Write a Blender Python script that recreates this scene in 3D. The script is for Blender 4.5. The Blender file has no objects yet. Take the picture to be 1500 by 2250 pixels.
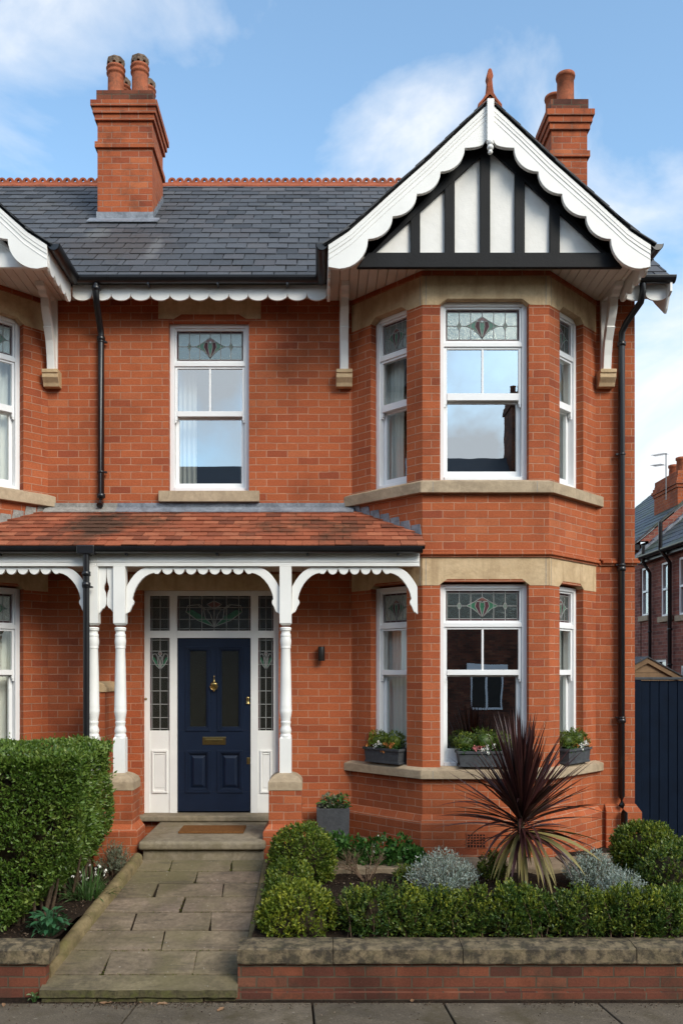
import bpy, bmesh, math, random
import numpy as np
from mathutils import Vector, Matrix, noise

random.seed(7); RNG = np.random.default_rng(11)
SC = bpy.context.scene
COL = SC.collection
R = math.radians

# ---------------------------------------------------------------- camera model (metres; facade plane is Y=0)
F, CY, CZ, VX, VY = 1866.0, -9.57, 2.48, 700.0, 1475.0
def S(Y): return F / (Y - CY)
def X(px, Y): return (px - VX) / S(Y)
def Z(py, Y): return CZ + (VY - py) / S(Y)

# ---------------------------------------------------------------- materials
MATS = {}
def newmat(name):
    m = bpy.data.materials.new(name); m.use_nodes = True
    nt = m.node_tree; nt.nodes.clear()
    out = nt.nodes.new('ShaderNodeOutputMaterial')
    b = nt.nodes.new('ShaderNodeBsdfPrincipled')
    nt.links.new(b.outputs[0], out.inputs[0])
    MATS[name] = m
    return m, nt, b
def N(nt, t, **kw):
    n = nt.nodes.new(t)
    for k, v in kw.items():
        if k in n.inputs and not hasattr(n, k): n.inputs[k].default_value = v
        else:
            try: setattr(n, k, v)
            except Exception: n.inputs[k].default_value = v
    return n
def ramp(nt, src, stops, interp='LINEAR'):
    r = nt.nodes.new('ShaderNodeValToRGB'); r.color_ramp.interpolation = interp
    el = r.color_ramp.elements
    while len(el) < len(stops): el.new(0.5)
    for e, (p, c) in zip(el, stops):
        e.position = p; e.color = (*c, 1) if len(c) == 3 else c
    nt.links.new(src, r.inputs[0]); return r.outputs[0]
def mix(nt, fac, a, b, mode='MIX'):
    n = nt.nodes.new('ShaderNodeMix'); n.data_type = 'RGBA'; n.blend_type = mode
    for s, v in ((n.inputs[0], fac), (n.inputs[6], a), (n.inputs[7], b)):
        if isinstance(v, (int, float)): s.default_value = v
        elif isinstance(v, tuple): s.default_value = (*v, 1) if len(v) == 3 else v
        else: nt.links.new(v, s)
    return n.outputs[2]
def mathn(nt, op, a, b=0.0, c=None):
    n = nt.nodes.new('ShaderNodeMath'); n.operation = op
    for i, v in enumerate((a, b) if c is None else (a, b, c)):
        if isinstance(v, (int, float)): n.inputs[i].default_value = v
        else: nt.links.new(v, n.inputs[i])
    return n.outputs[0]
def noise_tex(nt, vec, scale, detail=4.0, rough=.55, dist=0.0):
    n = nt.nodes.new('ShaderNodeTexNoise')
    n.inputs['Scale'].default_value = scale; n.inputs['Detail'].default_value = detail
    n.inputs['Roughness'].default_value = rough; n.inputs['Distortion'].default_value = dist
    if vec is not None: nt.links.new(vec, n.inputs['Vector'])
    return n.outputs[0]
def bump(nt, b, h, dist, strength=1.0):
    n = nt.nodes.new('ShaderNodeBump'); n.inputs['Distance'].default_value = dist
    n.inputs['Strength'].default_value = strength
    nt.links.new(h, n.inputs['Height']); nt.links.new(n.outputs[0], b.inputs['Normal'])
def coords(nt, kind='Object'):
    return nt.nodes.new('ShaderNodeTexCoord').outputs[kind]
def geo_pos(nt): return nt.nodes.new('ShaderNodeNewGeometry').outputs['Position']
def island(nt): return nt.nodes.new('ShaderNodeNewGeometry').outputs['Random Per Island']
def setb(b, rough=.8, spec=.4, metal=0.0):
    b.inputs['Roughness'].default_value = rough
    b.inputs['Specular IOR Level'].default_value = spec
    b.inputs['Metallic'].default_value = metal
def lnk(nt, a, b, sock='Base Color'): nt.links.new(a, b.inputs[sock])

def brick_mat(name, stops, mortar, bw=.235, rh=.0815, ms=.0045, stain=(.62, 1.12), grime=None):
    m, nt, b = newmat(name); setb(b, .88, .25)
    uv = nt.nodes.new('ShaderNodeUVMap').outputs[0]
    # slightly wavering joints
    wob = nt.nodes.new('ShaderNodeTexNoise'); wob.inputs['Scale'].default_value = 9; wob.inputs['Detail'].default_value = 2
    nt.links.new(uv, wob.inputs['Vector'])
    sub = nt.nodes.new('ShaderNodeVectorMath'); sub.operation = 'SUBTRACT'; sub.inputs[1].default_value = (.5, .5, .5)
    nt.links.new(wob.outputs['Color'], sub.inputs[0])
    scl = nt.nodes.new('ShaderNodeVectorMath'); scl.operation = 'SCALE'; scl.inputs['Scale'].default_value = .011
    nt.links.new(sub.outputs[0], scl.inputs[0])
    addv = nt.nodes.new('ShaderNodeVectorMath'); addv.operation = 'ADD'
    nt.links.new(uv, addv.inputs[0]); nt.links.new(scl.outputs[0], addv.inputs[1])
    vec = addv.outputs[0]
    br = nt.nodes.new('ShaderNodeTexBrick'); br.offset = .5; br.offset_frequency = 2; br.squash = 1.0
    for k, v in (('Scale', 1.0), ('Mortar Size', ms), ('Mortar Smooth', .25), ('Bias', 0.0), ('Brick Width', bw), ('Row Height', rh)):
        br.inputs[k].default_value = v
    br.inputs['Color1'].default_value = (0, 0, 0, 1); br.inputs['Color2'].default_value = (1, 1, 1, 1); br.inputs['Mortar'].default_value = (.5, .5, .5, 1)
    nt.links.new(vec, br.inputs['Vector'])
    col = ramp(nt, br.outputs['Color'], stops)
    fine = noise_tex(nt, uv, 60, 6, .7)
    big = noise_tex(nt, uv, 1.3, 5, .6, .6)
    mid = noise_tex(nt, uv, 7, 4, .6)
    fac = ramp(nt, fine, [(.25, (.72,)*3), (.75, (1.25,)*3)])
    col = mix(nt, 1.0, col, fac, 'MULTIPLY')
    mcol = mix(nt, 1.0, mortar, ramp(nt, mid, [(.3, (.7,)*3), (.7, (1.15,)*3)]), 'MULTIPLY')
    mask = ramp(nt, br.outputs['Fac'], [(.15, (0,)*3), (.85, (1,)*3)])
    col = mix(nt, mask, col, mcol)
    col = mix(nt, 1.0, col, ramp(nt, big, [(.28, (stain[0],)*3), (.5, (1,)*3), (.75, (stain[1],)*3)]), 'MULTIPLY')
    mps = nt.nodes.new('ShaderNodeMapping'); mps.inputs['Scale'].default_value = (3.2, .42, 1); nt.links.new(uv, mps.inputs[0])
    stk = noise_tex(nt, mps.outputs[0], 1.0, 6, .62, .3)
    col = mix(nt, ramp(nt, stk, [(.54, (0,)*3), (.74, (.42,)*3)]), col, mix(nt, 1.0, col, (.55, .50, .50), 'MULTIPLY'))
    if grime:
        g = noise_tex(nt, uv, 3.1, 6, .7, .4)
        col = mix(nt, ramp(nt, g, [(.52, (0,)*3), (.72, (grime[1],)*3)]), col, grime[0])
    # scattered pale lime specks
    sp = noise_tex(nt, uv, 26, 2, .5)
    col = mix(nt, ramp(nt, sp, [(.75, (0,)*3), (.80, (.45,)*3)]), col, (.55, .33, .24))
    lnk(nt, col, b)
    h = mathn(nt, 'ADD', mathn(nt, 'MULTIPLY', br.outputs['Fac'], -1.0), mathn(nt, 'MULTIPLY', fine, .35))
    bump(nt, b, h, .006, .8)
    return m
BR = [(0, (.255, .060, .028)), (.06, (.335, .082, .033)), (.35, (.375, .096, .036)), (.65, (.40, .105, .039)), (.88, (.355, .088, .034)), (.96, (.44, .130, .052)), (1, (.29, .068, .031))]
brick_mat('brick', BR, (.45, .235, .15), ms=.0050, stain=(.72, 1.14))
brick_mat('brick_chimney', [(p, (r*1.0, g*1.0, b_*1.0)) for p, (r, g, b_) in BR], (.36, .20, .14), ms=.0055, stain=(.6, 1.1), grime=((.075, .042, .028), .65))
brick_mat('brick_boundary', [(0, (.078, .030, .021)), (.25, (.135, .044, .026)), (.5, (.19, .060, .032)), (.75, (.11, .037, .025)), (.9, (.165, .060, .035)), (1, (.24, .09, .05))], (.105, .082, .056), ms=.0065, stain=(.45, 1.15), grime=((.045, .038, .026), .75))
brick_mat('brick_far', [(0, (.17, .058, .045)), (.4, (.26, .085, .062)), (.7, (.32, .115, .08)), (1, (.22, .07, .055))], (.32, .24, .19), ms=.006)

def stone_mat(name, c1, c2, dark, darkamt=.5, scale=2.2, moss=None, rough=.85, streak=False, grain=(.7, 1.2), dist=.8):
    m, nt, b = newmat(name); setb(b, rough, .25)
    p = geo_pos(nt)
    n1 = noise_tex(nt, p, scale, 6, .65, .3); n2 = noise_tex(nt, p, scale*9, 6, .7); n3 = noise_tex(nt, p, scale*1.9, 8, .72, dist)
    col = ramp(nt, n1, [(.3, c1), (.7, c2)])
    col = mix(nt, 1.0, col, ramp(nt, n2, [(.25, (grain[0],)*3), (.75, (grain[1],)*3)]), 'MULTIPLY')
    col = mix(nt, ramp(nt, n3, [(.46 if darkamt < .85 else .42, (0,)*3), (.62 if darkamt < .85 else .58, (darkamt,)*3)]), col, dark)
    if streak:
        mp = nt.nodes.new('ShaderNodeMapping'); mp.inputs['Scale'].default_value = (9, 9, .9)
        nt.links.new(p, mp.inputs[0])
        st = noise_tex(nt, mp.outputs[0], 1.0, 4, .6)
        col = mix(nt, ramp(nt, st, [(.52, (0,)*3), (.68, (.5,)*3)]), col, dark)
    if moss:
        n4 = noise_tex(nt, p, scale*1.3, 7, .7, .5)
        col = mix(nt, ramp(nt, n4, [(.48, (0,)*3), (.68, (moss[1],)*3)]), col, moss[0])
    lnk(nt, col, b)
    bump(nt, b, mathn(nt, 'ADD', n2, mathn(nt, 'MULTIPLY', n3, .8)), .008, .6)
    return m
stone_mat('sandstone', (.50, .355, .20), (.62, .46, .285), (.33, .215, .115), .35, streak=True, grain=(.85, 1.1))
stone_mat('sandstone_sill', (.37, .285, .19), (.47, .365, .25), (.2, .15, .10), .45, grain=(.8, 1.15))
stone_mat('coping', (.14, .11, .07), (.25, .19, .115), (.034, .029, .023), .88, 6.5, moss=((.10, .09, .04), .35), dist=.15)
stone_mat('kerb_stone', (.17, .125, .062), (.26, .20, .105), (.075, .06, .03), .6, 3.5, moss=((.13, .12, .035), .6))
stone_mat('mossy_edge', (.075, .065, .032), (.12, .10, .05), (.03, .027, .016), .8, 9, moss=((.09, .10, .02), .6))
stone_mat('step_stone', (.23, .19, .135), (.31, .26, .185), (.12, .095, .06), .5, 2.0, moss=((.16, .13, .06), .5))
stone_mat('paving_strip', (.24, .18, .12), (.32, .25, .165), (.12, .09, .06), .5, 2.4)
stone_mat('render_white', (.81, .79, .75), (.85, .835, .80), (.74, .71, .66), .15, 1.4, rough=.9, grain=(.96, 1.03))
stone_mat('lead_flashing', (.16, .18, .21), (.30, .32, .36), (.07, .075, .09), .55, 4.0, rough=.5)
stone_mat('cement', (.26, .25, .23), (.38, .36, .33), (.13, .12, .11), .5, 6)
stone_mat('planter_grey', (.052, .056, .062), (.075, .08, .087), (.035, .037, .042), .5, 3, rough=.7)
stone_mat('terracotta', (.31, .077, .033), (.40, .115, .055), (.10, .045, .026), .5, 3.2)
stone_mat('pot_clay', (.31, .085, .04), (.43, .135, .065), (.10, .055, .035), .55, 5)
stone_mat('pot_cowl', (.15, .10, .07), (.24, .17, .12), (.05, .04, .032), .6, 8)

def flag_mat():
    m, nt, b = newmat('flagstone'); setb(b, .8, .3)
    p = geo_pos(nt); rnd = island(nt)
    n1 = noise_tex(nt, p, 2.3, 7, .65, 1.0); n2 = noise_tex(nt, p, 28, 6, .7); n3 = noise_tex(nt, p, 1.1, 5, .6, .4)
    mp = nt.nodes.new('ShaderNodeMapping'); mp.inputs['Scale'].default_value = (1.2, 7, 3); nt.links.new(p, mp.inputs[0])
    n4 = noise_tex(nt, mp.outputs[0], 2.0, 7, .65, .6)
    base = ramp(nt, rnd, [(0, (.145, .113, .074)), (.3, (.22, .165, .118)), (.55, (.165, .135, .078)), (.8, (.195, .142, .108)), (1, (.25, .195, .135))])
    col = mix(nt, 1.0, base, ramp(nt, n1, [(.3, (.52,)*3), (.7, (1.35,)*3)]), 'MULTIPLY')
    col = mix(nt, 1.0, col, ramp(nt, n2, [(.25, (.6,)*3), (.75, (1.4,)*3)]), 'MULTIPLY')
    col = mix(nt, ramp(nt, n3, [(.43, (0,)*3), (.62, (.65,)*3)]), col, (.14, .12, .055))
    col = mix(nt, ramp(nt, n4, [(.54, (0,)*3), (.62, (.45,)*3)]), col, (.075, .06, .045))
    sp = noise_tex(nt, p, 34, 2, .5)
    col = mix(nt, ramp(nt, sp, [(.71, (0,)*3), (.76, (.6,)*3)]), col, (.45, .40, .33))
    lnk(nt, col, b); bump(nt, b, mathn(nt, 'ADD', mathn(nt, 'MULTIPLY', n2, .4), mathn(nt, 'ADD', n4, n1)), .012, .7)
flag_mat()
def asphalt():
    m, nt, b = newmat('pavement'); setb(b, .85, .3)
    p = geo_pos(nt)
    n1 = noise_tex(nt, p, 90, 4, .7); n2 = noise_tex(nt, p, 1.6, 6, .65, .5); n3 = noise_tex(nt, p, 30, 2, .5); n4 = noise_tex(nt, p, 3.0, 6, .65)
    col = ramp(nt, n2, [(.3, (.078, .063, .046)), (.7, (.165, .133, .096))])
    col = mix(nt, 1.0, col, ramp(nt, island(nt), [(0, (.8,)*3), (1, (1.2,)*3)]), 'MULTIPLY')
    col = mix(nt, 1.0, col, ramp(nt, n1, [(.25, (.5,)*3), (.75, (1.5,)*3)]), 'MULTIPLY')
    col = mix(nt, ramp(nt, n3, [(.66, (0,)*3), (.75, (.6,)*3)]), col, (.33, .29, .23))
    col = mix(nt, ramp(nt, n4, [(.50, (0,)*3), (.66, (.7,)*3)]), col, (.070, .055, .028))
    lnk(nt, col, b); bump(nt, b, mathn(nt, 'ADD', n1, n3), .004, .8)
asphalt()
def soil():
    m, nt, b = newmat('soil'); setb(b, .95, .15)
    p = geo_pos(nt)
    n1 = noise_tex(nt, p, 38, 6, .75); n2 = noise_tex(nt, p, 4, 5, .6)
    col = ramp(nt, n1, [(.3, (.012, .008, .006)), (.6, (.04, .026, .017)), (.78, (.085, .055, .036))])
    col = mix(nt, 1.0, col, ramp(nt, n2, [(.3, (.6,)*3), (.7, (1.3,)*3)]), 'MULTIPLY')
    lnk(nt, col, b); bump(nt, b, n1, .03, 1.0)
soil()
def plain(name, c, rough=.6, spec=.4, metal=0, var=.12, scale=6, bumpd=0):
    m, nt, b = newmat(name); setb(b, rough, spec, metal)
    p = geo_pos(nt); n1 = noise_tex(nt, p, scale, 5, .6); n2 = noise_tex(nt, p, scale*12, 4, .6)
    col = mix(nt, 1.0, c, ramp(nt, n1, [(.3, (1-var,)*3), (.7, (1+var,)*3)]), 'MULTIPLY')
    lnk(nt, col, b)
    if bumpd: bump(nt, b, n2, bumpd, .6)
    return m
plain('white_paint', (.80, .79, .76), .42, .45, var=.05, scale=3, bumpd=.0006)
plain('white_upvc', (.82, .825, .83), .30, .5, var=.025)
plain('cream_soffit', (.70, .655, .59), .5, .4, var=.06)
plain('black_gutter', (.010, .010, .012), .28, .5, var=.2)
plain('black_timber', (.006, .0065, .008), .6, .2, var=.3, scale=4, bumpd=.003)
plain('navy_door', (.0065, .0135, .033), .40, .35, var=.12, bumpd=.0008)
plain('navy_gate', (.0035, .0085, .020), .7, .1, var=.18, bumpd=.001)
plain('brass', (.46, .33, .13), .28, .5, 1.0, var=.2, scale=20)
plain('dark_metal', (.022, .020, .019), .45, .4, .3)
plain('lead_came', (.27, .27, .26), .6, .3, .0)
plain('trunk_bark', (.10, .07, .045), .9, .2, var=.4, scale=25, bumpd=.01)
plain('twig', (.13, .085, .055), .9, .2, var=.3, scale=20)
plain('twig_shade', (.038, .030, .018), .95, .1, var=.5, scale=30)  # twig brown darkened so gaps between leaves read as shade
plain('shed_wood', (.20, .13, .075), .8, .2, var=.25, scale=5)
plain('aerial_metal', (.18, .18, .18), .4, .5, .6)
plain('plaster', (.40, .37, .32), .9, .1)
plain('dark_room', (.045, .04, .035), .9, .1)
plain('water_stain', (.3, .3, .3), .6)
plain('coir', (.19, .085, .03), .95, .1, var=.3, scale=60, bumpd=.01)
plain('rubber', (.03, .025, .02), .8, .2)
plain('petal_white', (.78, .77, .72), .7, .2)
plain('petal_pink', (.60, .20, .21), .7, .2)
plain('petal_orange', (.58, .25, .08), .7, .2)
plain('glass_green', (.035, .13, .075), .25, .6, var=.3, scale=30)
plain('glass_purple', (.055, .014, .022), .5, .25, var=.4, scale=30)
plain('glass_pink', (.15, .065, .055), .25, .6, var=.3, scale=30)

def pane_glass(name='pane_glass', base=.46):
    m, nt, b = newmat(name); nt.nodes.remove(b)
    out = [n for n in nt.nodes if n.type == 'OUTPUT_MATERIAL'][0]
    g = nt.nodes.new('ShaderNodeBsdfGlossy'); g.inputs['Roughness'].default_value = .004; g.inputs['Color'].default_value = (.88, .95, 1, 1)
    t = nt.nodes.new('ShaderNodeBsdfTransparent'); t.inputs['Color'].default_value = (.86, .90, .89, 1)
    ge = nt.nodes.new('ShaderNodeNewGeometry'); dt = nt.nodes.new('ShaderNodeVectorMath'); dt.operation = 'DOT_PRODUCT'
    nt.links.new(ge.outputs['Normal'], dt.inputs[0]); nt.links.new(ge.outputs['Incoming'], dt.inputs[1])
    ms = nt.nodes.new('ShaderNodeMixShader')
    sch = mathn(nt, 'POWER', mathn(nt, 'SUBTRACT', 1.0, mathn(nt, 'ABSOLUTE', dt.outputs['Value'])), 5.0)
    f = mathn(nt, 'ADD', mathn(nt, 'MULTIPLY', sch, .5), base)
    nt.links.new(f, ms.inputs[0]); nt.links.new(t.outputs[0], ms.inputs[1]); nt.links.new(g.outputs[0], ms.inputs[2])
    nt.links.new(ms.outputs[0], out.inputs[0])
    p = geo_pos(nt); h = noise_tex(nt, p, 1.6, 2, .5)
    bp = nt.nodes.new('ShaderNodeBump'); bp.inputs['Distance'].default_value = .004; bp.inputs['Strength'].default_value = .16
    nt.links.new(h, bp.inputs['Height']); nt.links.new(bp.outputs[0], g.inputs['Normal'])
pane_glass(); pane_glass('pane_glass_clear', .12)
def obscure(name, c, rough, gl, bscale=90):
    m, nt, b = newmat(name); nt.nodes.remove(b)
    out = [n for n in nt.nodes if n.type == 'OUTPUT_MATERIAL'][0]
    g = nt.nodes.new('ShaderNodeBsdfGlossy'); g.inputs['Roughness'].default_value = rough; g.inputs['Color'].default_value = (.86, .95, .90, 1)
    d = nt.nodes.new('ShaderNodeBsdfDiffuse'); d.inputs['Color'].default_value = (*c, 1)
    ms = nt.nodes.new('ShaderNodeMixShader'); ms.inputs[0].default_value = gl
    nt.links.new(d.outputs[0], ms.inputs[1]); nt.links.new(g.outputs[0], ms.inputs[2]); nt.links.new(ms.outputs[0], out.inputs[0])
    p = geo_pos(nt); h = noise_tex(nt, p, bscale, 3, .6, 1.0)
    bp = nt.nodes.new('ShaderNodeBump'); bp.inputs['Distance'].default_value = .004; bp.inputs['Strength'].default_value = .5
    nt.links.new(h, bp.inputs['Height']); nt.links.new(bp.outputs[0], g.inputs['Normal'])
obscure('leaded_clear', (.018, .024, .022), .13, .24)
obscure('door_glass', (.014, .014, .011), .2, .09, 70)

def curtain_mat():
    m, nt, b = newmat('curtain'); setb(b, .9, .1)
    b.inputs['Base Color'].default_value = (.88, .86, .80, 1)
    out = [n for n in nt.nodes if n.type == 'OUTPUT_MATERIAL'][0]
    tr = nt.nodes.new('ShaderNodeBsdfTranslucent'); tr.inputs['Color'].default_value = (.7, .68, .62, 1)
    ms = nt.nodes.new('ShaderNodeMixShader'); ms.inputs[0].default_value = .08
    nt.links.new(b.outputs[0], ms.inputs[1]); nt.links.new(tr.outputs[0], ms.inputs[2]); nt.links.new(ms.outputs[0], out.inputs[0])
curtain_mat()

def tile_mat(name, stops, moss, mossamt, rough, spec, moss_lo=.55, stainspot=None):
    m, nt, b = newmat(name); setb(b, rough, spec)
    p = geo_pos(nt); rnd = island(nt)
    col = ramp(nt, rnd, stops)
    n2 = noise_tex(nt, p, 40, 5, .7); n3 = noise_tex(nt, p, 1.2, 6, .65, .4); n4 = noise_tex(nt, p, 8, 5, .65)
    col = mix(nt, 1.0, col, ramp(nt, n2, [(.25, (.72,)*3), (.75, (1.25,)*3)]), 'MULTIPLY')
    col = mix(nt, mathn(nt, 'MULTIPLY', ramp(nt, n3, [(moss_lo, (0,)*3), (moss_lo+.14, (1,)*3)]), ramp(nt, n4, [(.3, (0,)*3), (.62, (mossamt,)*3)])), col, moss)
    if stainspot:
        for (cx, cy, cz, rx, ry, rz, cc, amt) in stainspot:
            mp = nt.nodes.new('ShaderNodeMapping'); mp.vector_type = 'POINT'
            mp.inputs['Scale'].default_value = (1/rx, 1/ry, 1/rz); mp.inputs['Location'].default_value = (-cx/rx, -cy/ry, -cz/rz)
            nt.links.new(p, mp.inputs[0])
            ln = nt.nodes.new('ShaderNodeVectorMath'); ln.operation = 'LENGTH'; nt.links.new(mp.outputs[0], ln.inputs[0])
            d = mathn(nt, 'ADD', ln.outputs['Value'], mathn(nt, 'MULTIPLY', n4, .9))
            fac = mathn(nt, 'MULTIPLY', ramp(nt, d, [(.75, (1,)*3), (1.0, (0,)*3)]), amt)
            col = mix(nt, fac, col, cc)
    lnk(nt, col, b); bump(nt, b, n2, .003, .6)
tile_mat('slate', [(0, (.043, .045, .050)), (.35, (.062, .066, .073)), (.7, (.082, .086, .095)), (.9, (.074, .072, .077)), (1, (.10, .10, .105))], (.085, .078, .055), .6, .62, .35, .60,
         [(-2.45, .6, 7.6, 1.5, 1.5, 1.3, (.068, .06, .058), .8), (-2.75, 1.0, 7.95, .35, .7, .6, (.15, .15, .145), .55), (-1.95, .5, 7.5, .16, 1.1, 1.0, (.17, .17, .17), .5)])
tile_mat('clay_tile', [(0, (.155, .050, .028)), (.2, (.26, .074, .036)), (.5, (.335, .098, .047)), (.75, (.29, .083, .042)), (.9, (.40, .138, .07)), (1, (.20, .062, .034))], (.06, .038, .022), .8, .8, .3, .47,
         [(-2.35, -.45, 4.05, .75, 1.0, .6, (.045, .033, .022), .85)])
tile_mat('slate_far', [(0, (.035, .04, .05)), (.5, (.05, .056, .068)), (1, (.07, .075, .09))], (.08, .10, .03), .8, .55, .4, .45)

def leaf_mat(name, cols, tip, tipamt=.5, rough=.45, spec=.4, clump=5.0, transl=.2):
    m, nt, b = newmat(name); setb(b, rough, spec)
    out = [n for n in nt.nodes if n.type == 'OUTPUT_MATERIAL'][0]
    p = geo_pos(nt); rnd = island(nt)
    k = len(cols)-1
    col = ramp(nt, rnd, [(i/k, c) for i, c in enumerate(cols)])
    n1 = noise_tex(nt, p, clump, 4, .6)
    lo = .45 if 'box' not in name else .38
    r2 = mathn(nt, 'FRACT', mathn(nt, 'MULTIPLY', rnd, 37.7))
    f = mathn(nt, 'MULTIPLY', ramp(nt, n1, [(lo, (0,)*3), (lo+.21, (1,)*3)]), ramp(nt, r2, [(.35, (0,)*3), (.9, (tipamt,)*3)]))
    col = mix(nt, f, col, tip)
    lnk(nt, col, b)
    tr = nt.nodes.new('ShaderNodeBsdfTranslucent'); nt.links.new(mix(nt, 1.0, col, (1.2, 1.3, .6), 'MULTIPLY'), tr.inputs['Color'])
    ms = nt.nodes.new('ShaderNodeMixShader'); ms.inputs[0].default_value = transl
    nt.links.new(b.outputs[0], ms.inputs[1]); nt.links.new(tr.outputs[0], ms.inputs[2]); nt.links.new(ms.outputs[0], out.inputs[0])
leaf_mat('privet_leaf', [(.034, .072, .010), (.066, .128, .016), (.105, .18, .024), (.15, .225, .045)], (.23, .25, .05), .65, .42, .45, 3.0)
leaf_mat('box_leaf', [(.028, .060, .009), (.055, .10, .012), (.085, .14, .016), (.13, .18, .022)], (.33, .35, .045), .85, .45, .4, 6.0)
leaf_mat('box_leaf_bright', [(.035, .07, .008), (.075, .12, .012), (.125, .17, .016), (.19, .23, .025)], (.42, .42, .05), .9, .45, .4, 6.0)
leaf_mat('box_leaf_dark', [(.014, .042, .010), (.032, .076, .016), (.058, .112, .02), (.095, .155, .026)], (.28, .31, .045), .85, .42, .42, 6.0)
leaf_mat('ground_leaf', [(.02, .07, .012), (.035, .105, .018), (.05, .13, .025), (.07, .16, .03)], (.12, .21, .05), .4, .5, .35)
leaf_mat('silver_leaf', [(.17, .22, .20), (.25, .31, .285), (.33, .39, .36), (.42, .47, .43)], (.50, .54, .50), .5, .75, .2)
leaf_mat('sage_leaf', [(.11, .125, .08), (.16, .18, .12), (.21, .23, .16)], (.28, .30, .22), .5, .75, .2)
leaf_mat('strap_leaf', [(.03, .085, .018), (.055, .13, .03), (.09, .17, .05)], (.30, .34, .22), .7, .45, .4, 14)
leaf_mat('hellebore_leaf', [(.028, .095, .04), (.045, .13, .055), (.07, .165, .075)], (.07, .15, .07), .4, .4, .45)
leaf_mat('cordyline_leaf', [(.022, .0075, .0075), (.036, .011, .011), (.055, .017, .016), (.075, .026, .022)], (.11, .05, .04), .35, .38, .45, 8, .1)
leaf_mat('cordyline_old', [(.17, .135, .04), (.24, .20, .07), (.13, .095, .035)], (.32, .27, .11), .4, .55, .3, 8, .1)
leaf_mat('dry_leaf', [(.22, .11, .05), (.32, .18, .10), (.14, .08, .04)], (.4, .26, .16), .4, .8, .2)
leaf_mat('mulch_chip', [(.018, .011, .008), (.045, .027, .018), (.085, .052, .033), (.26, .20, .15)], (.12, .08, .05), .3, .9, .15, 9, 0)
leaf_mat('moss', [(.07, .075, .015), (.09, .10, .02)], (.12, .14, .03), .5, .9, .1)

def M(n): return MATS[n]

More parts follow.
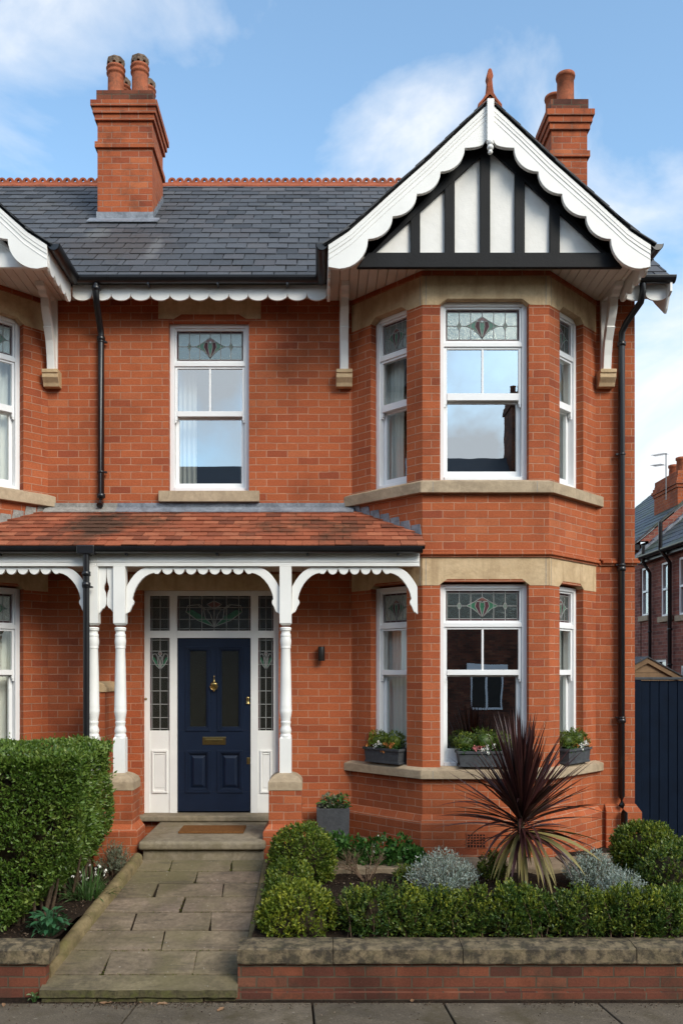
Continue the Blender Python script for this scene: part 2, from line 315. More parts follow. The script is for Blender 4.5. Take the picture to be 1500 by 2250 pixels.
# ---------------------------------------------------------------- mesh builder
class Fr:
    """local frame on a wall: u along it (left to right seen from outside), v up, n outward"""
    def __init__(s, ox, oy, ux, uy):
        l = math.hypot(ux, uy); s.o = (ox, oy); s.u = (ux/l, uy/l); s.n = (uy/l, -ux/l)
    def __call__(s, u, v, n=0):
        return (s.o[0]+s.u[0]*u+s.n[0]*n, s.o[1]+s.u[1]*u+s.n[1]*n, v)
FRONT = Fr(0, 0, 1, 0)
class MB:
    def __init__(s): s.v = []; s.f = []; s.m = []; s.s = []
    def add(s, vs, fs, m=0, smooth=False):
        k = len(s.v); s.v += [tuple(p) for p in vs]
        for f in fs: s.f.append([i+k for i in f]); s.m.append(m); s.s.append(smooth)
    def hexa(s, p, m=0):   # p: 8 points, bottom ring then top ring
        s.add(p, [(3,2,1,0), (4,5,6,7), (0,1,5,4), (1,2,6,5), (2,3,7,6), (3,0,4,7)], m)
    def box(s, x0, x1, y0, y1, z0, z1, m=0):
        s.hexa([(x0,y0,z0),(x1,y0,z0),(x1,y1,z0),(x0,y1,z0),(x0,y0,z1),(x1,y0,z1),(x1,y1,z1),(x0,y1,z1)], m)
    def fbox(s, fr, u0, u1, v0, v1, n0, n1, m=0):
        s.hexa([fr(u0,v0,n1),fr(u1,v0,n1),fr(u1,v0,n0),fr(u0,v0,n0),fr(u0,v1,n1),fr(u1,v1,n1),fr(u1,v1,n0),fr(u0,v1,n0)], m)
    def prism(s, poly, fn, d0, d1, m=0):
        n = len(poly)
        vs = [fn(a, b, d0) for a, b in poly] + [fn(a, b, d1) for a, b in poly]
        s.add(vs, [list(range(n)), list(range(2*n-1, n-1, -1))] + [(i, (i+1) % n, n+(i+1) % n, n+i) for i in range(n)], m)
    def lathe(s, prof, c, n=20, m=0, smooth=True):
        vs = []
        for r, z in prof:
            for i in range(n):
                a = 2*math.pi*i/n; vs.append((c[0]+r*math.cos(a), c[1]+r*math.sin(a), c[2]+z))
        fs = [(j*n+i, j*n+(i+1) % n, (j+1)*n+(i+1) % n, (j+1)*n+i) for j in range(len(prof)-1) for i in range(n)]
        s.add(vs, fs, m, smooth)
        k = len(prof)-1
        s.add(vs[:n], [list(range(n-1, -1, -1))], m); s.add(vs[k*n:], [list(range(n))], m)
    def tube(s, path, r, n=10, m=0, smooth=True):
        path = [Vector(p) for p in path]; rs = r if isinstance(r, (list, tuple)) else [r]*len(path)
        vs = []; up = Vector((0, 0, 1))
        for i, p in enumerate(path):
            d = (path[min(i+1, len(path)-1)] - path[max(i-1, 0)]).normalized()
            a = d.cross(up if abs(d.z) < .95 else Vector((0, 1, 0))).normalized(); b = d.cross(a)
            for k in range(n):
                t = 2*math.pi*k/n; vs.append(p + (a*math.cos(t)+b*math.sin(t))*rs[i])
        fs = [(j*n+i, j*n+(i+1) % n, (j+1)*n+(i+1) % n, (j+1)*n+i) for j in range(len(path)-1) for i in range(n)]
        s.add(vs, fs, m, smooth)
        s.add(vs[:n], [list(range(n))], m); s.add(vs[-n:], [list(range(n))], m)
    def build(s, name, mats, parent=None, bevel=0, seg=2, loc=None, normals=True):
        me = bpy.data.meshes.new(name)
        off = Vector(loc) if loc else Vector((0, 0, 0))
        me.from_pydata([(p[0], p[1], p[2]) for p in s.v], [], s.f)
        if isinstance(mats, str): mats = [mats]
        for x in mats: me.materials.append(M(x))
        if normals:
            bm = bmesh.new(); bm.from_mesh(me); bmesh.ops.recalc_face_normals(bm, faces=bm.faces); bm.to_mesh(me); bm.free()
        me.polygons.foreach_set('material_index', s.m); me.polygons.foreach_set('use_smooth', s.s)
        auto_uv(me)
        if loc:
            me.transform(Matrix.Translation(-off))
        me.update()
        o = bpy.data.objects.new(name, me); COL.objects.link(o)
        if loc: o.location = off
        adopt(o, parent)
        if bevel:
            md = o.modifiers.new('Bevel', 'BEVEL'); md.width = bevel; md.segments = seg; md.limit_method = 'ANGLE'; md.angle_limit = R(35)
            md.use_clamp_overlap = True
        return o
def auto_uv(me):
    P = len(me.polygons); L = len(me.loops)
    if not L: return
    n = np.empty(P*3); me.polygons.foreach_get('normal', n); n = n.reshape(-1, 3)
    tot = np.empty(P, int); me.polygons.foreach_get('loop_total', tot)
    vi = np.empty(L, int); me.loops.foreach_get('vertex_index', vi)
    co = np.empty(len(me.vertices)*3); me.vertices.foreach_get('co', co); co = co.reshape(-1, 3)[vi]
    t = np.stack([-n[:, 1], n[:, 0], np.zeros(P)], 1); l = np.linalg.norm(t, axis=1)
    flat = l < .3; t[flat] = (1, 0, 0); l[flat] = 1; t /= l[:, None]
    w = np.cross(n, t)
    pi = np.repeat(np.arange(P), tot)
    uv = np.stack([(co*t[pi]).sum(1), (co*w[pi]).sum(1)], 1)
    lay = me.uv_layers.new(name='UVMap'); lay.data.foreach_set('uv', uv.ravel())
def adopt(o, parent):
    if parent is None: return
    o.parent = parent
    if parent.parent is None:
        o.matrix_parent_inverse = Matrix.Translation(-parent.location)
def tag(o, label=None, cat=None, group=None, kind=None):
    for k, v in (('label', label), ('category', cat), ('group', group), ('kind', kind)):
        if v: o[k] = v
    return o
def thing(name, label, cat, loc, group=None):
    o = bpy.data.objects.new(name, None); COL.objects.link(o); o.location = loc; o.empty_display_size = .2
    return tag(o, label, cat, group)

def wall_panel(mb, fr, u0, u1, v0, v1, holes, th=.22, m=0, mi=1):
    us = sorted({u0, u1, *[h[0] for h in holes], *[h[1] for h in holes]}); vs = sorted({v0, v1, *[h[2] for h in holes], *[h[3] for h in holes]})
    us = [u for u in us if u0 <= u <= u1]; vs = [v for v in vs if v0 <= v <= v1]
    def hole(a, b): return any(h[0]-1e-6 <= a <= h[1]+1e-6 and h[2]-1e-6 <= b <= h[3]+1e-6 for h in holes)
    for i in range(len(us)-1):
        for j in range(len(vs)-1):
            if hole((us[i]+us[i+1])/2, (vs[j]+vs[j+1])/2): continue
            a, b, c, d = us[i], us[i+1], vs[j], vs[j+1]
            mb.add([fr(a,c,0), fr(b,c,0), fr(b,d,0), fr(a,d,0)], [(0,1,2,3)], m)
            mb.add([fr(a,c,-th), fr(b,c,-th), fr(b,d,-th), fr(a,d,-th)], [(3,2,1,0)], mi)
    for (a, b, c, d) in holes:
        for q in (((a,c),(a,d)), ((b,d),(b,c)), ((a,d),(b,d)), ((b,c),(a,c))):
            (p0, r0), (p1, r1) = q
            mb.add([fr(p0,r0,0), fr(p1,r1,0), fr(p1,r1,-th), fr(p0,r0,-th)], [(0,1,2,3)], m)

def tiles(mb, fn, vlen, urange, w, expo, th=.012, lift=.018, jit=.004, m=0, start=0.0, skip=None, gap=.004):
    """fn(u, v, n): v up the slope from the eave; urange(v)->(lo, hi); one thin tilted slab per tile"""
    rows = int(math.ceil(vlen/expo))
    for r in range(rows):
        v0 = r*expo - .03*(r == 0); v1 = min((r+1)*expo + expo*.55, vlen)
        lo = min(urange(max(v0, 0))[0], urange(v1)[0]); hi = max(urange(max(v0, 0))[1], urange(v1)[1])
        off = (.5*w if r % 2 else 0) + start
        k = math.floor((lo-off)/w)
        while off + k*w < hi:
            a = off + k*w + gap/2 + random.uniform(-jit, jit)*.4; b = off + (k+1)*w - gap/2; k += 1
            j0 = random.uniform(-jit, jit); jl = random.uniform(-.25, .25)*lift
            def cl(u, v):
                l, h = urange(max(v, 0)); return min(max(u, l), h)
            p = [(cl(a, v0), v0+j0), (cl(b, v0), v0+j0+random.uniform(-jit, jit)*.5), (cl(b, v1), v1), (cl(a, v1), v1)]
            if p[1][0]-p[0][0] < .004 and p[2][0]-p[3][0] < .004: continue
            if skip and skip((a+b)/2, (v0+v1)/2): continue
            nn = [lift+jl, lift+jl*.5, .001, .001]
            bot = [fn(q[0], q[1], n_) for q, n_ in zip(p, nn)]; top = [fn(q[0], q[1], n_+th) for q, n_ in zip(p, nn)]
            mb.hexa(bot+top, m)

# ================================================================= HOUSES
XP = -2.262            # party line
EZ, EY, PITCH = 6.75, -.35, .86      # main roof eave height / position, rise per metre
RY = 3.2; RZ = EZ + PITCH*(RY-EY)
BAYX = (.374, 1.08, 2.40, 3.12); BD = .72
HGND = .50

def sash_window(fr, u0, u1, v0, v1, house, rows, curtain=None, nset=-.085, sidelight=False):
    """box sash with a leaded top light; rows = fractions from the top: glass bands"""
    h = v1-v0; w = u1-u0
    def V(f): return v1-f*h
    a, b, c, d, e, f = rows
    jw = .052; n0, n1 = nset-.13, nset
    mb = MB()
    mb.fbox(fr, u0, u0+jw, v0, v1, n0, n1); mb.fbox(fr, u1-jw, u1, v0, v1, n0, n1)
    mb.fbox(fr, u0+jw, u1-jw, v1-.045, v1, n0, n1); mb.fbox(fr, u0+jw, u1-jw, v0, v0+.05, n0, n1+.012)
    mb.fbox(fr, u0+jw, u1-jw, V((b+c)/2)-.026, V((b+c)/2)+.020, n0, n1-.004)
    # top light frame
    g = .022
    def ring(mb, ua, ub, va, vb, t, n0, n1):
        mb.fbox(fr, ua, ua+t, va, vb, n0, n1); mb.fbox(fr, ub-t, ub, va, vb, n0, n1)
        mb.fbox(fr, ua+t, ub-t, va, va+t, n0, n1); mb.fbox(fr, ua+t, ub-t, vb-t, vb, n0, n1)
    ring(mb, u0+jw, u1-jw, V((b+c)/2)+.020, v1-.045, g, n1-.075, n1-.02)
    win = mb.build('window', 'white_upvc', house, .004)
    # upper sash (outer), lower sash (inner)
    si, sj = u0+jw+.002, u1-jw-.002
    st = .030
    mb = MB(); top = V((b+c)/2)-.028; bot = V((d+e)/2)-.018
    mb.fbox(fr, si, si+st, bot-.055, top, n1-.055, n1-.02); mb.fbox(fr, sj-st, sj, bot-.055, top, n1-.055, n1-.02)
    for s_, q in ((si, 1), (sj, -1)):                  # curved horns below the meeting rail
        mb.fbox(fr, min(s_, s_+q*st*.7), max(s_, s_+q*st*.7), bot-.08, bot-.055, n1-.05, n1-.022)
    mb.fbox(fr, si+st, sj-st, top-.022, top, n1-.055, n1-.02); mb.fbox(fr, si+st, sj-st, bot-.012, V(d), n1-.055, n1-.012)
    if not sidelight:
        um = (si+sj)/2; mb.fbox(fr, um-.011, um+.011, V(d), top-.022, n1-.05, n1-.022)
    us = mb.build('sash', 'white_upvc', win, .003)
    mb = MB()
    mb.fbox(fr, si, si+st+.012, v0+.05, bot, n1-.11, n1-.068); mb.fbox(fr, sj-st-.012, sj, v0+.05, bot, n1-.11, n1-.068)
    mb.fbox(fr, si+st+.012, sj-st-.012, v0+.05, V(f), n1-.11, n1-.068); mb.fbox(fr, si+st+.012, sj-st-.012, bot-.03, bot, n1-.11, n1-.068)
    mb.build('sash', 'white_upvc', win, .003)
    mb = MB(); p = n1-.035
    mb.add([fr(si+.01, V(d)-.01, p), fr(sj-.01, V(d)-.01, p), fr(sj-.01, top-.01, p), fr(si+.01, top-.01, p)], [(0,1,2,3)])
    mb.build('pane', 'pane_glass_clear' if sidelight else 'pane_glass', win)
    mb = MB(); p = n1-.088
    mb.add([fr(si+.02, v0+.07, p), fr(sj-.02, v0+.07, p), fr(sj-.02, bot-.01, p), fr(si+.02, bot-.01, p)], [(0,1,2,3)])
    mb.build('pane', 'pane_glass_clear' if sidelight else 'pane_glass', win)
    # leaded light
    ua, ub = u0+jw+g-.004, u1-jw-g+.004; va, vb = V((b+c)/2)+.020+g-.004, v1-.045-g+.004
    leaded(fr, ua, ub, va, vb, n1-.05, win, 'tulip' if not sidelight else 'tulip_small')
    if curtain:
        for (ca, cb, waves, cn) in curtain:
            drape(fr, u0+ca*w, u0+cb*w, v0+.03, V((b+c)/2), nset-.24-cn, waves, win)
    return win

def drape(fr, ua, ub, va, vb, n, waves, parent):
    mb = MB(); K = max(12, waves*8); vs = []
    for j in range(7):
        v = va+(vb-va)*j/6
        for i in range(K+1):
            t = i/K
            q = math.sin(t*waves*2*math.pi + .5*math.sin(j*.7))*.022 + math.sin(t*waves*4.3*math.pi)*.008
            u = ua+(ub-ua)*t
            vs.append(fr(u, v, n+q))
    fs = [(j*(K+1)+i, j*(K+1)+i+1, (j+1)*(K+1)+i+1, (j+1)*(K+1)+i) for j in range(6) for i in range(K)]
    mb.add(vs, fs, 0, True); return mb.build('curtain', 'curtain', parent, normals=False)

def leaded(fr, ua, ub, va, vb, n, parent, motif='tulip', grid=None, dark=False):
    """coloured glass pieces with lead cames, in one mesh"""
    W, H = ub-ua, vb-va
    mb = MB()
    def P(x, y, d=0): return fr(ua+x*W, va+y*H, n+d)
    def poly(pts, m, d): mb.add([P(x, y, d) for x, y in pts], [list(range(len(pts)))], m)
    def lead(x0, y0, x1, y1, t=.0055, d=.004):
        t *= 1.35
        a = Vector((x0*W, y0*H)); b = Vector((x1*W, y1*H)); q = (b-a)
        if q.length < 1e-6: return
        q = q.normalized()*t/2; k = Vector((-q.y, q.x))
        pts = [a-q-k, b+q-k, b+q+k, a-q+k]
        bot = [fr(ua+p.x, va+p.y, n) for p in pts]; top = [fr(ua+p.x, va+p.y, n+d) for p in pts]
        mb.hexa(bot+top, 3)
    bx, by = .022/W, .026/H
    poly([(0,0),(1,0),(1,1),(0,1)], 0, 0)
    if motif in ('tulip', 'tulip_small'):
        for q in ([(0,0),(1,0),(1,by),(0,by)], [(0,1-by),(1,1-by),(1,1),(0,1)], [(0,by),(bx,by),(bx,1-by),(0,1-by)], [(1-bx,by),(1,by),(1,1-by),(1-bx,1-by)]):
            poly(q, 2, .0012)
        xs = [.19, .345, .5, .655, .81] if motif == 'tulip' else [.27, .5, .73]
        for x in xs:
            if x == .5: lead(x, 0, x, .12); lead(x, .76, x, 1)
            else: lead(x, 0, x, 1)
        lead(0, by, 1, by); lead(0, 1-by, 1, 1-by); lead(bx, 0, bx, 1); lead(1-bx, 0, 1-bx, 1)
        k = 1.0 if motif == 'tulip' else 1.55
        def T(x): return .5+(x-.5)*k
        lead(bx, .5, T(.285), .5); lead(T(.715), .5, 1-bx, .5)
        wing = [(.285,.5),(.40,.64),(.46,.66),(.41,.48),(.46,.24),(.40,.35)]
        for sgn in (1, -1):
            def Q(pts): return [(T(.5+sgn*(x-.5)), y) for x, y in pts]
            poly(Q(wing), 1, .0024)
            poly(Q([(.41,.48),(.415,.62),(.46,.66),(.47,.5),(.50,.14),(.46,.26)]), 2, .003)
            poly(Q([(.47,.5),(.475,.64),(.5,.60),(.5,.14)]), 1, .0028)
            poly(Q([(.43,.64),(.46,.74),(.5,.79),(.5,.68),(.47,.66)]), 4, .0034)
            for chain in ([(.285,.5),(.40,.64),(.45,.72),(.5,.79)], [(.285,.5),(.37,.42),(.44,.28),(.5,.12)], [(.415,.62),(.405,.48),(.45,.28),(.5,.12)], [(.47,.64),(.465,.48),(.5,.14)], [(.43,.64),(.475,.655),(.5,.60)]):
                c = Q(chain)
                for (x0, y0), (x1, y1) in zip(c, c[1:]): lead(x0, y0, x1, y1, .005, .0055)
        if motif == 'tulip':
            for cx in (.19, .81):
                ex, ey = .028, .13
                dm = [(cx-ex,.5),(cx,.5+ey),(cx+ex,.5),(cx,.5-ey)]
                poly(dm, 1, .003)
                for i in range(4): lead(*dm[i], *dm[(i+1) % 4], .005, .0055)
    else:
        nx, ny = grid
        for q in ([(0,0),(bx,0),(bx,1),(0,1)], [(1-bx,0),(1,0),(1,1),(1-bx,1)]): poly(q, 2, .0012)
        lead(bx, 0, bx, 1); lead(1-bx, 0, 1-bx, 1); lead(0, by, 1, by); lead(0, 1-by, 1, 1-by)
        for i in range(1, nx): lead(i/nx, 0, i/nx, 1)
        for j in range(1, ny): lead(0, j/ny, 1, j/ny)
        if motif == 'flower':
            y0 = .66 if ny > 3 else .12; hh = .19 if ny > 3 else .7
            for sgn in (1, -1):
                def Q(pts): return [(.5+sgn*x, y0+y*hh) for x, y in pts]
                for chain in ([(0,0),(.22,.25),(.38,.6),(.36,.85),(.2,.9),(.12,.7)], [(0,0),(.12,.35),(.14,.7),(.22,.88)], [(0,.72),(.1,.9),(0,1.05)], [(0,0),(.05,.5),(.1,.72),(0,.72)]):
                    c = Q(chain)
                    for (a0, b0), (a1, b1) in zip(c, c[1:]): lead(a0, b0, a1, b1, .006, .0055)
                poly(Q([(0,0),(.22,.25),(.38,.6),(.3,.7),(.14,.4)]), 1, .002)
                poly(Q([(0,.72),(.1,.9),(0,1.05)]), 4, .002)
    return mb.build('leaded_light', ['door_glass' if dark else 'leaded_clear', 'glass_green', 'glass_purple', 'lead_came', 'glass_pink'], parent, normals=False)

def lintel_poly(u0, u1, v0, v1, a, b, rise=.065, ch=.07):
    return [(u0, v0), (a-ch*.2, v0), (a+ch, v0+rise), (b-ch, v0+rise), (b+ch*.2, v0), (u1, v0), (u1, v1), (u0, v1)]

def bay_frames(ox):
    x0, x1, x2, x3 = [x+ox for x in BAYX]
    return (Fr(x0, 0, x1-x0, -BD), Fr(x1, -BD, 1, 0), Fr(x2, -BD, x3-x2, BD)), (math.hypot(BAYX[1]-BAYX[0], BD), BAYX[2]-BAYX[1], math.hypot(BAYX[3]-BAYX[2], BD))

ROWS_UP = (.041, .212, .254, .505, .552, .935); ROWS_LO = (.032, .200, .241, .468, .495, .903)
def band(ox, off, z0, z1, off_top=None, u_ext=.0):
    """closed strip following the bay plan, off metres proud of it: hexas list"""
    x0, x1, x2, x3 = [x+ox for x in BAYX]
    def ringp(o):
        k = o*math.tan(R(22.5))
        l = o*math.sqrt(2)
        return [(x0-l, .0), (x1-k, -BD-o), (x2+k, -BD-o), (x3+l, .0)]
    a = ringp(off); b = ringp(off_top if off_top is not None else off); c = ringp(-.12)
    H = []
    for i in range(3):
        H.append([(*a[i], z0), (*a[i+1], z0), (*c[i+1], z0), (*c[i], z0), (*b[i], z1), (*b[i+1], z1), (*c[i+1], z1), (*c[i], z1)])
    return H

def build_bay(house, ox, curtains_up, curtains_lo):
    frs, Ls = bay_frames(ox)
    mb = MB(); wins = []
    # openings per face: (u0,u1)
    ops = [(.285*Ls[0], .79*Ls[0]), (X(967, -BD)-BAYX[1], X(1161.5, -BD)-BAYX[1]), (.21*Ls[2], .715*Ls[2])]
    VU0, VU1, VL0, VL1 = 4.475, 6.365, 1.47, 3.395
    for fr, L, (a, b) in zip(frs, Ls, ops):
        wall_panel(mb, fr, 0, L, HGND, 6.62, [(a, b, VL0-.05, VL1+.02), (a, b, VU0-.05, VU1+.02)], .2)
    mb.build('bay_wall', ['brick', 'plaster'], house)
    # brick course above lintel
    mb = MB()
    for h in band(ox, .012, 6.60, 6.655): mb.hexa(h)
    mb.build('bay_top_course', 'brick', house, .003)
    # lintels (stone, notched)
    for (z0, z1, nm) in ((6.30, 6.60, 'upper'), (3.375, 3.665, 'lower')):
        mb = MB()
        for fr, L, (a, b) in zip(frs, Ls, ops):
            mb.prism(lintel_poly(0, L, z0, z1, a, b), lambda u, v, n, fr=fr: fr(u, v, n), -.12, .004)
        o = mb.build('bay_lintel', 'sandstone', house)
        for fr, L, (a, b), side in zip(frs, Ls, ops, (0, 1, 2)):   # joints
            for u in ((.035, L-.035) if side == 1 else (.03,) if side == 2 else (L-.03,)):
                mb = MB(); mb.fbox(fr, u-.003, u+.003, z0, z1, -.02, .0055); mb.build('mortar_joint', 'cement', o)
    # sills
    for z0, z1 in ((4.33, 4.455), (1.36, 1.46)):
        mb = MB()
        for h in band(ox, .065, z0, z1-.01): mb.hexa(h)
        for h in band(ox, .064, z1-.01, z1+.025, -.02): mb.hexa(h)
        o = mb.build('bay_sill', 'sandstone_sill', house, .006)
        for u in (.10, Ls[1]-.14):
            mb = MB(); mb.fbox(frs[1], u-.003, u+.003, z0+.002, z1-.012, .04, .0665); mb.build('mortar_joint', 'cement', o)
    # moulded string course
    mb = MB()
    for off, z0, z1 in ((.022, 3.665, 3.690), (.045, 3.690, 3.722), (.03, 3.722, 3.75)):
        for h in band(ox, off, z0, z1): mb.hexa(h)
    mb.build('string_course', 'brick', house, .008)
    # plinth
    mb = MB()
    for h in band(ox, .055, HGND-.1, .90): mb.hexa(h)
    for h in band(ox, .055, .90, .985, .004): mb.hexa(h)
    mb.build('plinth', 'brick', house, .003)
    # windows
    for i, (fr, (a, b)) in enumerate(zip(frs, ops)):
        sash_window(fr, a, b, VU0, VU1, house, ROWS_UP, curtains_up[i], sidelight=(i != 1))
        sash_window(fr, a, b, VL0, VL1, house, ROWS_LO, curtains_lo[i], sidelight=(i != 1))
    # floors closing the bay
    mb = MB()
    x0, x1, x2, x3 = [x+ox for x in BAYX]
    for z in (.62, 3.45, 6.58):
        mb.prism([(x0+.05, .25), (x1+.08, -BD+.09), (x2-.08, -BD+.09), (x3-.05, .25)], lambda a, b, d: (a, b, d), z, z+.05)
    mb.build('bay_floor', 'dark_room', house)

# ---- gable ends: outline taken in the gable plane
GY = -1.10
G_TOP = [(721,537),(745,522),(773,502),(806,471),(844,436),(942,349),(1008,285),(1074,224)]
G_CUSP = [(1062,316),(1020,327),(967,379),(915,428),(862,477),(808,527)]
def gp(px, py): return (X(px, GY), Z(py, GY))
def barge_poly():
    top = [gp(*p) for p in G_TOP]
    low = [gp(1074, 300)]
    c = [gp(*p) for p in G_CUSP] + [gp(744, 592)]
    low.append(c[0])
    for A, B in zip(c, c[1:]):
        for k in range(1, 9):
            t = k/8*math.pi/2
            low.append((B[0]+(A[0]-B[0])*math.cos(t), A[1]+(B[1]-A[1])*math.sin(t)))
    low.append(gp(721, 588))
    return top + low          # from foot up to apex then back down along the scallops
def build_gable(house, ox, timber, bracket_ox, panel=True, finial=True):
    cx = X(1074, GY)
    def mir(poly): return [(2*cx-a, b) for a, b in poly]
    fn = lambda a, b, d: (a+ox, d, b)
    bp = barge_poly()
    for q in (bp, mir(bp)):
        mb = MB(); mb.prism(q, fn, GY-.02, GY+.025)
        o = mb.build('bargeboard', 'white_paint', house, .004)
        top = q[:len(G_TOP)]
        mb = MB()
        for d0, d1, th in ((.00, .055, .010), (.055, .085, .006), (.115, .128, .004)):
            st = [(a, b-d0*1.25) for a, b in top] + [(a, b-d1*1.25) for a, b in reversed(top)]
            mb.prism(st, fn, GY-.02-th, GY-.0195)
        mb.build('barge_moulding', 'white_paint', o, .002)
    # roof of the gable (slates on both slopes)
    mb = MB()
    for sg in (0, 1):
        pts = [gp(*p) for p in G_TOP]
        if sg: pts = mir(pts)
        foot = pts[0]; d = (foot[0]-pts[1][0], foot[1]-pts[1][1]); l = math.hypot(*d)
        pts = [(foot[0]+d[0]/l*.05, foot[1]+d[1]/l*.05)] + pts
        lens = [0]
        for a, b in zip(pts, pts[1:]): lens.append(lens[-1]+math.hypot(b[0]-a[0], b[1]-a[1]))
        def at(v):
            v = min(max(v, 0), lens[-1]-1e-6)
            for i in range(len(pts)-1):
                if v <= lens[i+1]:
                    t = (v-lens[i])/(lens[i+1]-lens[i]); a, b = pts[i], pts[i+1]
                    dx, dz = b[0]-a[0], b[1]-a[1]; q = math.hypot(dx, dz)
                    nx, nz = (-dz/q, dx/q) if not sg else (dz/q, -dx/q)
                    return a[0]+dx*t, a[1]+dz*t, nx, nz
        def f3(u, v, n):
            x, z, nx, nz = at(v); return (x+nx*(n+.004)+ox, u, z+nz*(n+.004))
        def ur(v):
            z = at(v)[1]; return (GY-.05, max(EY+.1, EY+(z-EZ)/PITCH+.15))
        tiles(mb, f3, lens[-1], ur, .24, .2, th=.010, lift=.010)
        # boarding under the slates
        for v in np.linspace(0, lens[-1], 9)[:-1]:
            v2 = v+lens[-1]/8; l0, h0 = ur(v); l1, h1 = ur(v2)
            mb.hexa([f3(GY-.03, v, -.02), f3(h0, v, -.02), f3(h1, v2, -.02), f3(GY-.03, v2, -.02), f3(GY-.03, v, 0), f3(h0, v, 0), f3(h1, v2, 0), f3(GY-.03, v2, 0)], 1)
    # ridge capping of the gable
    zt = gp(1074, 224)[1]+.02; hw = .10
    mb.prism([(cx-hw, zt-.075), (cx, zt+.03), (cx+hw, zt-.075), (cx, zt)], fn, GY-.05, EY+(zt-EZ)/PITCH+.2, 2)
    mb.build('gable_roof', ['slate', 'black_timber', 'terracotta'], house, normals=True)
    if finial:
        mb = MB()
        fy = GY-.02; fx = cx+ox; z0 = zt-.03
        fpoly = [(-.125, -.09), (-.115, -.03), (-.07, .02), (-.038, .07), (-.030, .13), (-.024, .20), (-.034, .235), (-.026, .275), (-.016, .31), (0, .325),
                 (.018, .312), (.027, .28), (.034, .245), (.024, .215), (.030, .14), (.040, .075), (.075, .02), (.12, -.035), (.125, -.09), (.07, -.045), (0, .02), (-.07, -.045)]
        mb.prism([(a+fx, b+z0) for a, b in fpoly], lambda a, b, d: (a, d, b), fy-.03, fy+.05)
        mb.build('roof_finial', 'terracotta', house, .012, 3)
        # pendant post on the apex of the bargeboards
        mb = MB(); x0, x1 = X(1067, GY)+ox, X(1082, GY)+ox
        mb.box(x0, x1, GY-.075, GY-.022, Z(318, GY), Z(226, GY))
        mx = (x0+x1)/2; zb = Z(345, GY)
        mb.lathe([(.003, 0), (.018, .006), (.026, .022), (.018, .037), (.015, .042), (.027, .05), (.034, .066), (.027, .085), (.018, .092), (.030, .10), (.034, .112), (.034, .125)], (mx, GY-.048, zb), 14)
        mb.build('pendant', 'white_paint', house, .003)
    # half timbering
    py = -.93
    def q(px, y): return (X(px, py), Z(y, py))
    if panel:
        mb = MB(); mb.prism([q(800,575), q(1350,575), q(1074,305)], fn, py, py+.05); mb.build('gable_panel', 'render_white', house)
    else:
        mb = MB(); mb.prism([q(800,575), q(1350,575), q(1074,305)], fn, py, py+.05); mb.build('gable_panel', 'render_white', house)
    mb = MB(); ty = py-.045
    def t(px, y): return (X(px, ty), Z(y, ty))
    mb.prism([t(783,589), t(1366,589), t(1340,556), t(808,556)], fn, ty-.02, ty+.03); mb.build('tie_beam', timber, house, .006)
    for q4 in ([t(783,588), t(820,557), t(1074,326), t(1074,290)], [t(1366,588), t(1328,557), t(1074,326), t(1074,290)]):
        mb = MB(); mb.prism(q4, fn, ty, ty+.035); mb.build('rafter_timber', timber, house, .004)
    def rl(px): return 553-(min(px, 2148-px)-820)*.91
    for a, b in ((902,923), (977,999), (1055,1077), (1131,1153), (1208,1230)):
        mb = MB(); mb.prism([t(a,556), t(b,556), t(b,rl(b)), t(a,rl(a))], fn, ty+.004, ty+.039); mb.build('stud_timber', timber, house, .004)
    # boarded soffit
    mb = MB(); xa, xb = gp(721,588)[0]+.03+ox, 2*cx-gp(721,588)[0]-.03+ox
    k = xa
    while k < xb:
        mb.box(k, min(k+.094, xb), -.955, -.004, 6.657, 6.69); k += .1
    mb.box(xa, xb, -.925, -.02, 6.692, 6.705)
    mb.build('soffit', 'cream_soffit', house, .004)
    # scalloped side fascias and gutters
    for sg, xs in ((-1, xa-.02), (1, xb+.02)):
        mb = MB(); n = 4; y0, y1 = GY+.03, EY+.03; w = (y1-y0)/n; poly = [(y0, 6.70), (y0, 6.56)]
        for i in range(n):
            for k in range(1, 9):
                tt = k/8*math.pi
                poly.append((y0+w*(i+.5-.5*math.cos(tt)), 6.56-.085*math.sin(tt)))
        poly += [(y1, 6.70)]
        mb.prism(poly, lambda a, b, d: (d, a, b), xs-.014, xs+.014); mb.build('eaves_board', 'white_paint', house, .002)
        mb = MB(); gx = xs+sg*.075
        gutter_profile(mb, lambda a, b, d: (gx+a, d, 6.73+b), GY-.03, EY-.02, .062)
        mb.build('gutter', 'black_gutter', house)
    # brackets on stone corbels
    for bx in (.285, 3.215):
        x = bx+bracket_ox; hw = .05
        mb = MB(); fy = lambda a, b, d: (d, a, b)
        mb.prism([(0.0, 5.84), (-.045, 5.84), (-.045, 6.66), (0, 6.66)], fy, x-hw, x+hw)
        strut = [(-.045, 5.84), (-.105, 5.84), (-.125, 6.0), (-.16, 6.15), (-.215, 6.25), (-.225, 6.27), (-.205, 6.275), (-.265, 6.36), (-.315, 6.46), (-.325, 6.555), (-.385, 6.56), (-.415, 6.60), (-.48, 6.61), (-.50, 6.656),
                 (-.045, 6.656), (-.045, 6.63), (-.25, 6.60), (-.235, 6.50), (-.19, 6.38), (-.12, 6.26), (-.085, 6.14), (-.06, 6.0)]
        mb.prism(strut, fy, x-hw*.86, x+hw*.86)
        mb.tube([(x-hw*.9, -.213, 6.272), (x+hw*.9, -.213, 6.272)], .014, 10)
        o = mb.build('gable_bracket', 'white_paint', house, .004)
        mb = MB(); cw = .09
        mb.prism([(0, 5.84), (-.15, 5.84), (-.15, 5.80), (-.135, 5.795), (-.14, 5.75), (-.10, 5.70), (-.085, 5.66), (0, 5.66)], fy, x-cw, x+cw)
        mb.build('corbel', 'sandstone', o, .005)

